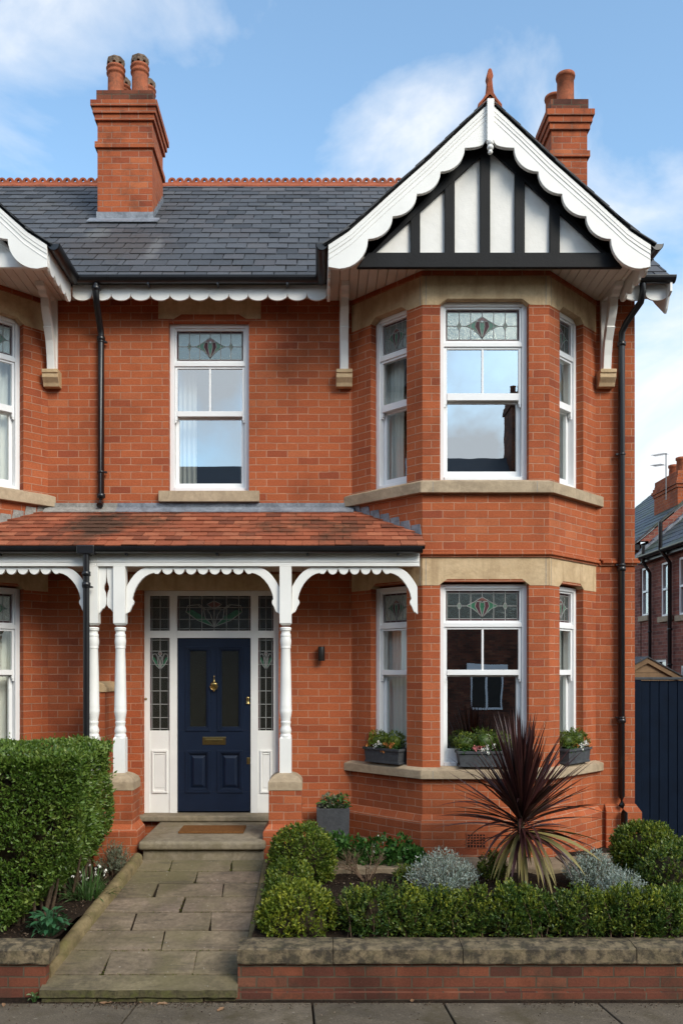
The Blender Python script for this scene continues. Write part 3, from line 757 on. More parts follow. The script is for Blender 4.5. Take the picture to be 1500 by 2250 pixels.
def gutter_profile(mb, fn, d0, d1, r, m=0, n=10):
    out = [(r*math.cos(math.pi+math.pi*i/n), r*math.sin(math.pi+math.pi*i/n)*1.05) for i in range(n+1)]
    inn = [((r-.006)*math.cos(2*math.pi-math.pi*i/n), (r-.006)*math.sin(2*math.pi-math.pi*i/n)*1.05) for i in range(n+1)]
    lip = [(-r-.004, .006), (-r-.004, -.004)]
    mb.prism(out+[(r, .006), (r-.006, .006)]+inn[1:-1]+[(-r+.006, .006), (-r, .006)], fn, d0, d1, m)
    for d in (d0, d1-.004):
        mb.prism(out, fn, d, d+.004, m)
def downpipe(house, pts, r=.036, collars=(), name='downpipe', mat='black_gutter', clips=()):
    mb = MB(); mb.tube(pts, r, 14)
    for (x, y, z) in collars:
        mb.lathe([(r+.003, 0), (r+.011, .004), (r+.011, .045), (r+.003, .05)], (x, y, z), 14)
    for (x, y, z, sx) in clips:
        mb.lathe([(r+.003, 0), (r+.007, .003), (r+.007, .018), (r+.003, .021)], (x, y, z), 14)
        mb.box(x+sx*(r+.002), x+sx*(r+.03), y-.012, y+.03, z+.002, z+.019)
    return mb.build(name, mat, house)
def scallop_fascia(house, x0, x1, y, ztop, zc, drop, w, name='eaves_board', mat='white_paint', th=.022):
    n = max(1, round((x1-x0)/w)); w = (x1-x0)/n; poly = [(x1, ztop), (x0, ztop), (x0, zc)]
    for i in range(n):
        for k in range(1, 11):
            tt = k/10*math.pi
            poly.append((x0+w*(i+.5-.5*math.cos(tt)), zc-drop*math.sin(tt)**.8))
    mb = MB(); mb.prism(poly, lambda a, b, d: (a, d, b), y-th/2, y+th/2)
    return mb.build(name, mat, house, .003)

def main_roof(house, x0, x1, verge=False):
    L = math.hypot(RY-EY, RZ-EZ); cy, cz = (RY-EY)/L, (RZ-EZ)/L
    def fn(u, v, n): return (u, EY-.03+cy*v-cz*n, EZ-.03+cz*v+cy*n)
    mb = MB(); tiles(mb, fn, L, lambda v: (x0, x1), .245, L/20, th=.008, lift=.016, jit=.007, gap=.010)
    mb.hexa([fn(x0, 0, -.03), fn(x1, 0, -.03), fn(x1, L, -.03), fn(x0, L, -.03), fn(x0, 0, -.002), fn(x1, 0, -.002), fn(x1, L, -.002), fn(x0, L, -.002)], 1)
    # rear slope
    def fb(u, v, n): return (u, 2*RY-EY-cy*v+cz*n, EZ+cz*v+cy*n)
    tiles(mb, fb, L, lambda v: (x0, x1), .5, L/10, th=.012, lift=.02)
    mb.hexa([fb(x0, 0, -.03), fb(x1, 0, -.03), fb(x1, L, -.03), fb(x0, L, -.03), fb(x0, 0, -.002), fb(x1, 0, -.002), fb(x1, L, -.002), fb(x0, L, -.002)], 1)
    mb.build('roof', ['slate', 'black_timber'], house)
def ridge_crest(house, x0, x1):
    mb = MB(); w = .1215; n = int((x1-x0)/w); zb = RZ-.035; hh = .085; r = .058; ri = .021
    for i in range(n):
        xa = x0+i*w; g = .004 if i % 4 == 0 else .0; xm = xa+w/2
        zc = zb+hh-.012
        outer = [(xm+r*math.cos(t)*1.03, zc+r*math.sin(t)) for t in np.linspace(0, math.pi, 11)]
        outer += [(xa+g, zc-.04), (xa+g, zb-.02), (xm, zb-.02), (xa+w, zb-.02), (xa+w, zc-.04)]
        K = len(outer)
        inner = []
        for (a, b) in outer:
            t = math.atan2(b-zc-.01, a-xm); inner.append((xm+ri*math.cos(t), zc+.01+ri*math.sin(t)))
        vs = []
        for y in (RY-.022, RY+.022):
            vs += [(a, y, b) for a, b in outer] + [(a, y, b) for a, b in inner]
        fs = []
        for k in range(K):
            j = (k+1) % K
            fs += [(k, j, K+j, K+k), (2*K+j, 2*K+k, 3*K+k, 3*K+j), (j, k, 2*K+k, 2*K+j), (K+k, K+j, 3*K+j, 3*K+k)]
        mb.add(vs, fs)
    # angled saddle of the ridge tiles
    mb.prism([(-.16, -.125), (0, .0), (.16, -.125), (.16, -.105), (0, .03), (-.16, -.105)], lambda a, b, d: (d, RY+a, RZ+.005+b), x0, x1)
    mb.build('ridge_tiles', 'terracotta', house, normals=True)

def chimney(house, x0, x1, y0, y1, ztop, pots, flash=True, tall_front=None):
    zb = EZ+PITCH*(y0-EY)-.25
    mb = MB()
    mb.box(x0, x1, y0, y1, zb, ztop-.10)
    def course(o, za, zc): mb.box(x0-o, x1+o, y0-o, y1+o, za, zc)
    course(.030, ztop-.76, ztop-.68)
    course(.030, ztop-.405, ztop-.325); course(.052, ztop-.325, ztop-.245); course(.075, ztop-.245, ztop-.165)
    ch = mb.build('chimney', 'brick_chimney', house, .004)
    mb = MB(); course(.012, ztop-.165, ztop-.0); mb.build('chimney_cap', 'brick_boundary', ch, .004)
    mb = MB(); mb.hexa([(x0+.005, y0+.005, ztop-.004), (x1-.005, y0+.005, ztop-.004), (x1-.005, y1-.005, ztop-.004), (x0+.005, y1-.005, ztop-.004),
                        (x0+.14, y0+.14, ztop+.05), (x1-.14, y0+.14, ztop+.05), (x1-.14, y1-.14, ztop+.05), (x0+.14, y1-.14, ztop+.05)])
    mb.build('flaunching', 'cement', ch)
    for (px_, py_, h, cowl) in pots:
        mb = MB()
        prof = [(.085, 0), (.112, .001), (.114, .03), (.107, .06), (.104, h*.62), (.104, h*.66), (.118, h*.675), (.124, h*.71), (.118, h*.745), (.108, h*.76), (.112, h*.8), (.124, h*.82), (.128, h*.85), (.12, h*.885), (.10, h*.9)] if cowl else \
               [(.085, 0), (.112, .001), (.114, .05), (.11, .3*h), (.108, .86*h), (.122, .87*h), (.126, .93*h), (.122, .985*h), (.105, h), (.085, h)]
        mb.lathe(prof, (px_, py_, ztop+.01), 22)
        if cowl:
            zc = ztop+.01+h*.9
            for k in range(8):
                a = 2*math.pi*(k+.5)/8; c, s_ = math.cos(a), math.sin(a)
                pts = []
                for rr, tt in ((.075, -.02), (.11, -.02), (.11, .02), (.075, .02)): pts.append((px_+c*rr-s_*tt, py_+s_*rr+c*tt))
                mb.hexa([(*p, zc) for p in pts]+[(*p, zc+h*.15) for p in pts], 1)
            mb.lathe([(.06, .0), (.118, .0), (.122, .02), (.122, .035), (.10, .045)], (px_, py_, zc+h*.055), 8, 1, False)
            mb.lathe([(.06, .0), (.118, .0), (.118, .02), (.095, .04)], (px_, py_, zc+h*.145), 8, 1, False)
        mb.build('chimney_pot', ['pot_clay', 'pot_cowl'], ch)
    if flash:
        mb = MB()
        zf = EZ+PITCH*(y0-EY)
        mb.box(x0-.012, x1+.012, y0-.012, y0-.002, zf-.02, zf+.115)
        mb.hexa([(x0-.10, y0-.17, zf-.10), (x1+.10, y0-.17, zf-.10), (x1+.10, y0-.002, zf+.03), (x0-.10, y0-.002, zf+.03), (x0-.10, y0-.172, zf-.09), (x1+.10, y0-.172, zf-.09), (x1+.10, y0-.004, zf+.042), (x0-.10, y0-.004, zf+.042)])
        for xs, sg in ((x1, 1), (x0, -1)):           # stepped side flashing
            n = 7; dy = (y1-y0)/n
            for i in range(n):
                ya, yb = y0+i*dy, y0+(i+1)*dy; za = EZ+PITCH*(ya-EY); zb2 = EZ+PITCH*(yb-EY)
                xa, xb = sorted((xs+sg*.002, xs+sg*.011))
                mb.hexa([(xa, ya, za-.03), (xb, ya, za-.03), (xb, yb, zb2-.03), (xa, yb, zb2-.03), (xa, ya, za+.13), (xb, ya, za+.13), (xb, yb, za+.16), (xa, yb, za+.16)])
        mb.build('lead_apron', 'lead_flashing', ch)
    return ch

def porch_post(house, x, y):
    mb = MB(); s_ = S(y); hw = .0605
    zt = Z(1246, y); z1 = Z(1370, y); z2 = Z(1622, y); zb = Z(1700, y)-.01
    def sq(za, zb_, cut0=None, cut1=None):
        c = .022
        # square with the arrises stopped by chamfers at one end
        mb.box(x-hw, x+hw, y-hw, y+hw, za, zb_)
    sq(z1, zt); sq(zb, z2)
    prof = []
    zz = [(-8,100),(0,118),(12,118),(14,112),(25,116),(27,112),(36,96),(55,94),(66,104),(70,108),(90,108),(94,104),(105,108),(135,117),(165,112),(185,104),(198,104),(203,109),(210,104),(215,97),(400,108),(600,116),(795,122),(803,126),(812,122),(818,126),(830,122),(836,126),(846,124),(850,127),(880,122),(920,108),(958,97),(966,106),(972,108),(980,104),(1000,95),(1012,95),(1030,108),(1056,120),(1075,114),(1085,106),(1092,106),(1098,112),(1106,122),(1114,122),(1118,118),(1126,124),(1134,120),(1142,110)]
    for yz, w in reversed(zz):
        prof.append((w/4.6875/214/2, Z(1380+yz/4.6875, y)-z2))
    mb.lathe(prof, (x, y, z2), 26)
    # lamb's tongue stops
    for za, zb_ in ((z1, -1), (z2, 1)):
        mb.hexa([(x-hw, y-hw, za), (x+hw, y-hw, za), (x+hw, y+hw, za), (x-hw, y+hw, za)] + [(x-.045, y-.045, za+zb_*.02), (x+.045, y-.045, za+zb_*.02), (x+.045, y+.045, za+zb_*.02), (x-.045, y+.045, za+zb_*.02)])
    return mb.build('porch_post', 'white_paint', house, .005)
def valance(house, xl, xr, y, ztop, left=True, right=True, nm='porch_valance'):
    """curved brackets joined by a scalloped board; outline in metres from the post face"""
    k = 1/5/214
    o = (585, 240)
    outer = [(590,455),(612,415),(640,370),(672,328),(710,290),(752,262),(800,240)]
    inner = [(975,264),(955,296),(935,315),(905,312),(892,302),(850,312),(800,338),(755,378),(718,425),(690,475),(668,530),(655,588),(668,604),(673,622),(668,645),(650,672),(640,700),(625,730),(608,738),(585,756)]
    def mp(p, s_): return ((p[0]-o[0])*k, -(p[1]-o[1])*k)
    O = [mp(p, 1) for p in outer]; I = [mp(p, 1) for p in inner]
    poly = []
    # start at left bracket bottom, go up the post, over the outer arc, along the top, then back with scallops
    reach = I[0][0]
    a = xl+(reach if left else 0.0); b = xr-(reach if right else 0.0)
    top = []
    if left: top += [(xl+p[0], ztop+p[1]) for p in [I[-1]]+O]
    else: top += [(xl, ztop)]
    if right: top += [(xr-p[0], ztop+p[1]) for p in list(reversed(O))+[I[-1]]]
    else: top += [(xr, ztop)]
    low = []
    if right: low += [(xr-p[0], ztop+p[1]) for p in reversed(I[:-1])]
    cz = -(264-o[1])*k; bz = -(320-o[1])*k; w = 127*k
    n = max(1, round((b-a)/w)); w = (b-a)/n
    for i in range(n):
        xa = b-w*i
        for t in np.linspace(0, math.pi, 9):
            low.append((xa-w*.06-w*.88*(.5-.5*math.cos(t)), ztop+cz-(cz-bz)*math.sin(t)))
    if left: low += [(xl+p[0], ztop+p[1]) for p in I[:-1]]
    mb = MB(); mb.prism(top+low, lambda a_, b_, d: (a_, d, b_), y-.02, y+.02)
    return mb.build(nm, 'white_paint', house, .003)

def pier(house, x0, x1, y0, y1, ztop):
    mb = MB(); zb = .3
    mb.box(x0, x1, y0, y1, zb, ztop-.165)
    e = .055; zp = ztop-.165-.41
    mb.hexa([(x0-e, y0-e, zp), (x1+e, y0-e, zp), (x1+e, y1, zp), (x0-e, y1, zp), (x0-.003, y0-.003, zp+.07), (x1+.003, y0-.003, zp+.07), (x1+.003, y1, zp+.07), (x0-.003, y1, zp+.07)])
    mb.box(x0-e, x1+e, y0-e, y1, zb, zp)
    o = mb.build('porch_pier', 'brick', house, .004)
    mb = MB(); c = .006; zm = ztop-.085
    xm = (x0+x1)/2; r = (x1-x0)/2+c; ym = (y0+y1)/2
    mb.box(x0-c, x1+c, y0-c, y1+c, ztop-.165, zm)
    lv = [(0, zm), (.018, zm+.035), (.055, zm+.065), (.10, ztop)]
    for (ia, za), (ib, zb_) in zip(lv, lv[1:]):
        mb.hexa([(x0-c+ia, y0-c+ia, za), (x1+c-ia, y0-c+ia, za), (x1+c-ia, y1+c-ia, za), (x0-c+ia, y1+c-ia, za), (x0-c+ib, y0-c+ib, zb_), (x1+c-ib, y0-c+ib, zb_), (x1+c-ib, y1+c-ib, zb_), (x0-c+ib, y1+c-ib, zb_)])
    mb.build('pier_cap', 'sandstone_sill', o, .004)

def shell(house, x0, x1, holes, side_right=False):
    mb = MB()
    wall_panel(mb, FRONT, x0, x1, HGND-.1, 6.70, holes, .25)
    yb = 2*RY-EY-.3
    mb.box(x0, x0+.2, .25, yb, HGND-.1, 6.7); mb.box(x1-.22, x1-.0, .2502, yb, HGND-.1, 6.7); mb.box(x0+.2, x1-.22, yb-.2, yb, HGND-.1, 6.7)
    if side_right:
        mb.prism([(0.02, 6.7), (yb, 6.7), (RY, RZ-.12)], lambda a, b, d: (d, a, b), x1-.22, x1)
    mb.box(x0+.201, x0+.22, .26, yb-.21, .6, 6.6, 1); mb.box(x1-.24, x1-.221, .26, yb-.21, .6, 6.6, 1)
    mb.build('wall', ['brick', 'plaster'], house)
    mb = MB()
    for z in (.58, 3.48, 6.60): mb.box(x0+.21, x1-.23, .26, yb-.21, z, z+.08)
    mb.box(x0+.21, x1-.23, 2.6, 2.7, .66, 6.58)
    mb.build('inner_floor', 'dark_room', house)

PY = -.85     # porch post line
def porch_roof(house, xl, xr):
    """tiled lean-to between the bays, for xl..xr"""
    ey, ez, ty, tz = -.97, 3.745, -.02, 4.275
    L = math.hypot(ty-ey, tz-ez); cy, cz = (ty-ey)/L, (tz-ez)/L
    def fn(u, v, n): return (u, ey+cy*v-cz*n, ez+cz*v+cy*n)
    def ur(v):
        y = max(ey+cy*v, -BD+.0)
        hi = BAYX[0]-y*(BAYX[1]-BAYX[0])/BD-.004; lo = BAYX[3]-6.17+y+.004
        return (max(lo, xl), min(hi, xr))
    mb = MB(); tiles(mb, fn, L, ur, .166, L/9.0, th=.011, lift=.020, jit=.005)
    n = 12
    for i in range(n):
        v, v2 = L*i/n, L*(i+1)/n; l0, h0 = ur(v); l1, h1 = ur(v2)
        mb.hexa([fn(l0, v, -.03), fn(h0, v, -.03), fn(h1, v2, -.03), fn(l1, v2, -.03), fn(l0, v, -.002), fn(h0, v, -.002), fn(h1, v2, -.002), fn(l1, v2, -.002)], 1)
    mb.build('porch_roof', ['clay_tile', 'black_timber'], house)
    # flashing along the wall
    mb = MB(); a, b = ur(L)
    mb.box(a, b, -.012, -.002, 4.27, 4.375)
    mb.hexa([fn(a, L-.11, .03), fn(b, L-.11, .03), fn(b, L, .03), fn(a, L, .03), fn(a, L-.11, .038), fn(b, L-.11, .038), fn(b, L, .05), fn(a, L, .05)])
    # stepped flashing up the bay side
    frs, Ls = bay_frames(0 if xr > 0 else -6.17)
    fr = frs[0] if xr > 0 else frs[2]; Lf = Ls[0] if xr > 0 else Ls[2]
    steps = 7
    for i in range(steps):
        ta, tb = i/steps, (i+1)/steps
        ya, yb = -BD*ta, -BD*tb
        za, zb = ez+(ya-ey)*cz/cy, ez+(yb-ey)*cz/cy
        ua, ub = (ta*Lf, tb*Lf) if xr > 0 else (Lf-tb*Lf, Lf-ta*Lf)
        zl, zr = (za, zb) if xr > 0 else (zb, za)
        hi = za+.075
        mb.prism([(ua, zl-.02), (ub, zr-.02), (ub - (.03 if xr > 0 else 0), hi), (ua + (0 if xr > 0 else .03), hi)], lambda u, v, d: fr(u, v, d), .002, .009)
    mb.build('lead_flashing', 'lead_flashing' if xr > 0 else 'cement', house)
    ym = -.87; a, b = max(-3.55, xl), min(X(921, ym), xr)
    mb = MB()
    mb.box(a, b, ym-.02, ym+.045, Z(1245, ym), Z(1220, ym)+.04); mb.box(a, b-.012, ym-.034, ym-.0202, Z(1245, ym), Z(1239, ym)); mb.box(a, b, ym-.028, ym-.0203, Z(1236, ym), Z(1234, ym)+.01)
    mb.build('porch_fascia', 'white_paint', house, .003)
    mb = MB(); a2 = a; b2 = min(X(928, -.97), xr)
    gutter_profile(mb, lambda p, q, d: (d, -.965+p, 3.735+q), a2, b2, .058)
    gx = a2+.3
    while gx < b2:
        mb.box(gx, gx+.018, -.975, -.9, 3.655, 3.68); gx += .92
    mb.build('gutter', 'black_gutter', house)
    # ceiling
    mb = MB(); k = a
    while k < b-.02:
        mb.box(k, min(k+.11, b-.01), ym+.05, -.005, 3.60, 3.62); k += .116
    mb.build('porch_ceiling', 'cream_soffit', house)

# ---------------------------------------------------------------- right-hand (main) house
house = thing('brick_house', 'red brick bay-fronted house with black and white timbered gable and navy front door', 'house', (0.65, 3, HGND))
W1 = (X(373, .08), X(548, .08), Z(1079, .02), Z(707, .02))       # first-floor window opening
DR = (X(317, .09), X(613, .09), Z(1788, .09), Z(1296, .09))      # door set
shell(house, XP, 3.56, [W1, DR, (BAYX[0]+.06, BAYX[3]-.06, .7, 3.40), (BAYX[0]+.06, BAYX[3]-.06, 4.5, 6.5)], True)
C_side_l = [(.10, .72, 5, .0)]
build_bay(house, 0,
          [[(-.34, .48, 7, -.055)], [(-.02, .09, 2, .05)], [(.42, 1.34, 7, -.055)]],
          [[(-.34, .58, 7, -.055)], None, [(.38, 1.34, 7, -.055)]])
sash_window(FRONT, W1[0], W1[1], W1[2], W1[3], house, (.046, .214, .257, .515, .547, .94), [(.07, .30, 4, 0), (.86, .96, 2, .02)])
mb = MB(); mb.prism(lintel_poly(X(348,0), X(573,0), Z(700,0), Z(655,0), X(385,0), X(538,0), .05), lambda u, v, n: FRONT(u, v, n), -.1, .006)
mb.build('lintel', 'sandstone', house)
mb = MB(); mb.box(X(348,-.06), X(569.5,-.06), -.065, .09, Z(1102,-.06), Z(1078,-.06)); mb.build('window_sill', 'sandstone_sill', house, .006)
build_gable(house, 0, 'black_timber', 0)
main_roof(house, XP, 3.83, True)
ridge_crest(house, XP+.0, 3.8)
CR = (3.03, 3.50, 1.5, 2.25)
chimney(house, *CR, 9.94, [(3.26, 1.66, .42, False), (3.20, 2.0, .36, False), (3.27, 2.17, .30, False)], flash=True)
# main eaves
scallop_fascia(house, XP, .085, -.30, 6.70, 6.60, .075, .222)
scallop_fascia(house, 3.33, 3.80, -.30, 6.70, 6.60, .075, .235)
mb = MB(); gutter_profile(mb, lambda p, q, d: (d, -.40+p, 6.735+q), XP, .06, .06)
for gx in (-1.85, -1.1, -.35): mb.box(gx, gx+.02, -.42, -.32, 6.655, 6.68)
mb.build('gutter', 'black_gutter', house)
mb = MB(); gutter_profile(mb, lambda p, q, d: (d, -.40+p, 6.735+q), 3.34, 3.84, .06); mb.build('gutter', 'black_gutter', house)
mb = MB(); mb.box(XP, .09, -.285, -.003, 6.675, 6.69); mb.box(3.3, 3.80, -.285, -.003, 6.675, 6.69); mb.build('soffit', 'cream_soffit', house)
mb = MB()       # verge board and corbelled end at the right eave
mb.prism([(-.42, 6.70), (-.42, 6.58), (-.36, 6.55), (-.30, 6.44), (-.26, 6.40), (.0, 6.62), (RY, RZ-.17), (RY, RZ-.04)], lambda a, b, d: (d, a, b), 3.785, 3.81)
mb.build('verge_board', 'white_paint', house, .003)
xq = X(1365, -.06)
downpipe(house, [(X(1412,-.38), -.38, 6.69), (X(1412,-.38), -.38, 6.60), (X(1405,-.3), -.33, 6.50), (xq+.03, -.12, 6.36), (xq, -.07, 6.27), (xq, -.06, 6.15), (xq, -.06, 1.08), (xq, -.065, .98), (xq+.01, -.12, .90), (xq+.01, -.12, .52)],
         collars=[(xq, -.06, 6.12), (xq, -.06, 3.6), (xq, -.06, 1.9), (xq+.01, -.12, .62)], clips=[(xq, -.06, z, -1) for z in (4.9, 3.66, 1.95)])
xd = X(222, -.06)
downpipe(house, [(X(211,-.38), -.38, 6.69), (X(211,-.38), -.38, 6.55), (X(212,-.34), -.33, 6.47), (X(219,-.1), -.10, 6.35), (xd, -.06, 6.26), (xd, -.06, 6.2), (xd, -.06, 4.42), (xd, -.085, 4.36), (xd, -.12, 4.325)],
         collars=[(xd, -.06, 6.18), (xd, -.06, 4.42), (X(211,-.38), -.38, 6.60)], clips=[(xd, -.06, 6.16, 1), (xd, -.06, 4.70, 1)])
mb = MB()       # plinth and string on the flat wall at the right
mb.box(BAYX[3]+.1, 3.62, -.055, -.003, .35, .90)
mb.hexa([(BAYX[3]+.1, -.055, .90), (3.62, -.055, .90), (3.62, -.003, .90), (BAYX[3]+.1, -.003, .90), (BAYX[3]+.1, -.006, .985), (3.565, -.006, .985), (3.565, -.003, .985), (BAYX[3]+.1, -.003, .985)])
mb.build('plinth', 'brick', house, .003)
mb = MB()
for o_, a, b in ((.022, 3.665, 3.690), (.045, 3.690, 3.722), (.03, 3.722, 3.75)): mb.box(BAYX[3]+o_*1.5, 3.56+o_, -o_, -.002, a, b)
mb.build('string_course', 'brick', house, .008)
mb = MB()       # plinth along the porch wall
mb.box(-.33, BAYX[0]-.06, -.05, -.003, .35, .90)
mb.hexa([(-.33, -.05, .90), (BAYX[0]-.06, -.05, .90), (BAYX[0]-.06, -.003, .90), (-.33, -.003, .90), (-.33, -.006, .98), (BAYX[0]-.03, -.006, .98), (BAYX[0]-.03, -.003, .98), (-.33, -.003, .98)])
mb.build('plinth', 'brick', house, .003)
for (u, v, w_, h_) in ((.45, .80, .20, .15),):       # terracotta air brick in the bay plinth
    mb = MB(); fr = bay_frames(0)[0][1]; k0 = .0555
    mb.fbox(fr, u-.012, u+w_+.012, v-.16, v-.148, k0-.01, k0+.006); mb.fbox(fr, u-.012, u+w_+.012, v-.012, v, k0-.01, k0+.006)
    for i in range(7): mb.fbox(fr, u+i*(w_-.012)/6, u+i*(w_-.012)/6+.012, v-.148, v-.012, k0-.01, k0+.006)
    for i in range(1, 5): mb.fbox(fr, u, u+w_, v-.148+i*.027, v-.148+i*.027+.010, k0-.01, k0+.0055)
    mb.fbox(fr, u, u+w_, v-.148, v-.012, k0-.002, k0+.0012, 1)
    mb.build('air_brick', ['terracotta', 'black_timber'], house)
mb = MB(); lx = X(706, -.07); lz = Z(1421, -.07)
mb.lathe([(.002, 0), (.036, 0), (.038, .004), (.038, .156), (.036, .16), (.002, .16)], (lx, -.07, lz-.16), 20); mb.box(lx-.02, lx+.02, -.05, -.002, lz-.12, lz-.04)
mb.build('wall_light', 'dark_metal', house)

# porch of the main house
porch_roof(house, XP, 2.0)
ZV = Z(1247, PY)
XPR, XPL = X(627.5, PY), X(264.5, PY)
porch_post(house, XPL, PY); porch_post(house, XPR, PY)
valance(house, XPL+.0605, XPR-.0605, PY, ZV); valance(house, XPR+.0605, X(917, PY), PY, ZV)
pier(house, XPR-.165, XPR+.165, PY-.165, PY+.165, Z(1700, PY-.1)); pier(house, XPL-.165, XPL+.165, PY-.165, PY+.165, Z(1700, PY-.1))
mb = MB()       # pierced panel between the paired posts
xa, xb = X(205, PY)+.0605, XPL-.0605; xm = (xa+xb)/2; zt = ZV; zl = Z(1350, PY)
for s_ in (-1, 1):
    w2 = (xb-xa)/2-.0
    pts = [(w2, 0), (.002, 0), (.004, -.10), (.010, -.15), (.026, -.20), (.026, -.225), (.012, -.26), (.004, -.32), (.004, -.385), (.024, -.42), (.04, -.425), (w2, -.48)]
    mb.prism([(xm+s_*a, zt+b) for a, b in pts], lambda a, b, d: (a, d, b), PY-.018, PY+.018)
mb.build('pierced_panel', 'white_paint', house, .003)
mb = MB(); mb.box(X(285,0), X(650,0), -.006, .06, Z(1297,0)-.0, Z(1262,0)); mb.build('lintel', 'sandstone', house)
# front steps
mb = MB(); xs0, xs1 = X(303,-1.165), X(583,-1.165)
mb.box(xs0+.04, xs1-.02, -1.12, -.004, .35, .70)
mb.build('porch_step', 'step_stone', house, .008)
mb = MB(); mb.box(xs0, xs1, -1.17, -.006, .702, .79); mb.build('porch_landing', 'step_stone', house, .03, 4)
mb = MB(); mb.box(DR[0]-.05, DR[1]+.02, -.10, .24, .795, DR[2]+.004); mb.build('door_sill', 'step_stone', house, .02, 3)
mb = MB(); mb.box(X(398,-.55), X(538,-.55), -.75, -.38, .791, .812)
mat_o = mb.build('doormat', ['coir'], None, .004, loc=(X(468,-.55), -.56, .79))
tag(mat_o, 'flat brown coir doormat on the stone landing before the navy door', 'doormat')

# door set
def door_set(house):
    Y0 = .085
    def x(p): return X(p, Y0)
    def z(p): return Z(p, Y0)
    mb = MB()
    zb, zt = DR[2], DR[3]
    def bar(x0, x1, y0, y1, n0=-.07, n1=0.0, m=0): mb.box(x(x0), x(x1), Y0-n1, Y0-n0, z(y1), z(y0), m)
    for a, b in ((317, 329), (372.5, 389), (550.5, 567), (600.5, 613)): bar(a, b, 1296, 1787)
    for a, b in ((329, 372.5), (389, 550.5), (567, 600.5)): bar(a, b, 1296, 1309); bar(a, b, 1386, 1402)
    for a, b in ((329, 372.5), (567, 600.5)):
        bar(a, b, 1606, 1787, -.07, -.012)
        c0, c1 = a+4.5, b-4.5 if b < 600 else b-3
        for (p, q, r, s_) in ((c0, c1, 1649, 1653), (c0, c1, 1739, 1743), (c0, c0+4, 1653, 1739), (c1-4, c1, 1653, 1739)): bar(p, q, r, s_, -.0121, .004)
        for (p, q, r, s_) in ((c0+6, c1-6, 1656.5, 1658.5),): bar(p, q, r, s_, -.0121, -.002)
        bar(c0+6, c1-6, 1660, 1732, -.0122, -.007)
    fo = mb.build('door_frame', 'white_paint', house, .005)
    for a, b in ((329, 372.5), (389, 550.5), (567, 600.5)):
        leaded(Fr(0, Y0, 1, 0), x(a)-.003, x(b)+.003, z(1386)-.003, z(1309)+.003, -.035, fo, 'flower' if a == 389 else 'grid', (6 if a == 389 else 2, 3), True)
    for a, b in ((329, 372.5), (567, 600.5)):
        leaded(Fr(0, Y0, 1, 0), x(a)-.003, x(b)+.003, z(1606)-.003, z(1402)+.003, -.035, fo, 'flower', (2, 7), True)
    mb = MB(); mb.lathe([(.001, 0), (.014, 0), (.014, .006), (.007, .008), (.007, .014), (.001, .014)], (0, 0, 0), 12)
    mb.v = [(x(320.5)+a, Y0-c, z(1536)+b) for a, b, c in mb.v]; mb.build('door_bell', 'brass', fo)
    # leaf
    Y1 = Y0+.02
    mb = MB()
    def slab(x0, x1, y0, y1, n0, n1, m=0): mb.box(x(x0), x(x1), Y1-n1, Y1-n0, z(y1), z(y0), m)
    X0, X1 = 389.6, 549.9
    slab(X0, X1, 1403, 1423, -.045, 0); slab(X0, X1, 1605, 1651, -.045, 0); slab(X0, X1, 1741, 1784, -.045, 0)
    slab(X0, 409, 1423, 1605, -.045, 0); slab(459.5, 479, 1423, 1605, -.045, 0); slab(531, X1, 1423, 1605, -.045, 0)
    slab(X0, 409, 1651, 1741, -.045, 0); slab(459.5, 479, 1651, 1741, -.045, 0); slab(531, X1, 1651, 1741, -.045, 0)
    for a, b in ((409, 459.5), (479, 531)):
        for (y0, y1, raised) in ((1423, 1605, False), (1651, 1741, True)):
            for i, (o, n1) in enumerate(((0, .012), (2.6, .006), (5.0, -.008))):       # stepped mouldings
                t_ = 2.5
                slab(a+o-2*(i == 0), b-o+2*(i == 0), y0+o-2*(i == 0), y0+o+t_, -.03, n1); slab(a+o-2*(i == 0), b-o+2*(i == 0), y1-o-t_, y1-o+2*(i == 0), -.03, n1)
                slab(a+o-2*(i == 0), a+o+t_, y0+o+t_, y1-o-t_, -.03, n1); slab(b-o-t_, b-o+2*(i == 0), y0+o+t_, y1-o-t_, -.03, n1)
            if raised:
                slab(a+7, b-7, y0+7, y1-7, -.04, -.026)
                p = [(a+9, y0+9), (b-9, y0+9), (b-9, y1-9), (a+9, y1-9)]; q = [(a+16, y0+16), (b-16, y0+16), (b-16, y1-16), (a+16, y1-16)]
                mb.hexa([(x(u), Y1+.026, z(v)) for u, v in p]+[(x(u), Y1+.006, z(v)) for u, v in q])
    leaf = mb.build('door', 'navy_door', house, .002)
    mb = MB()
    for a, b in ((409, 459.5), (479, 531)):
        slab(a+6.5, b-6.5, 1429, 1599, -.03, -.02)
    mb.build('door_pane', 'door_glass', leaf)
    # letter plate
    mb = MB(); slab(444.5, 495.5, 1620, 1637, 0, .008); slab(451, 489, 1624.5, 1633, .0081, .013)
    mb.build('letter_plate', 'brass', leaf, .003)
    # urn knocker
    kx, kz = x(470), z(1498)
    mb = MB()
    def lat(prof, cx, cz, yy, sc=1):
        k0 = len(mb.v); mb.lathe([(r*sc, h*sc) for r, h in prof], (0, 0, 0), 16)
        for i in range(k0, len(mb.v)):
            a, b, c = mb.v[i]; mb.v[i] = (cx+a, yy+b*.5, cz+c)
    lat([(.002, 0), (.010, .006), (.006, .014), (.007, .02), (.026, .032), (.036, .055), (.040, .085), (.040, .095), (.034, .098), (.026, .108), (.012, .116), (.008, .13), (.005, .165), (.008, .17), (.003, .178)], kx, kz-.115, Y1-.012)
    ring = [(kx+.043*math.cos(t), Y1-.035, kz-.045+.05*math.sin(t)) for t in np.linspace(math.pi*1.02, math.pi*1.98, 12)]
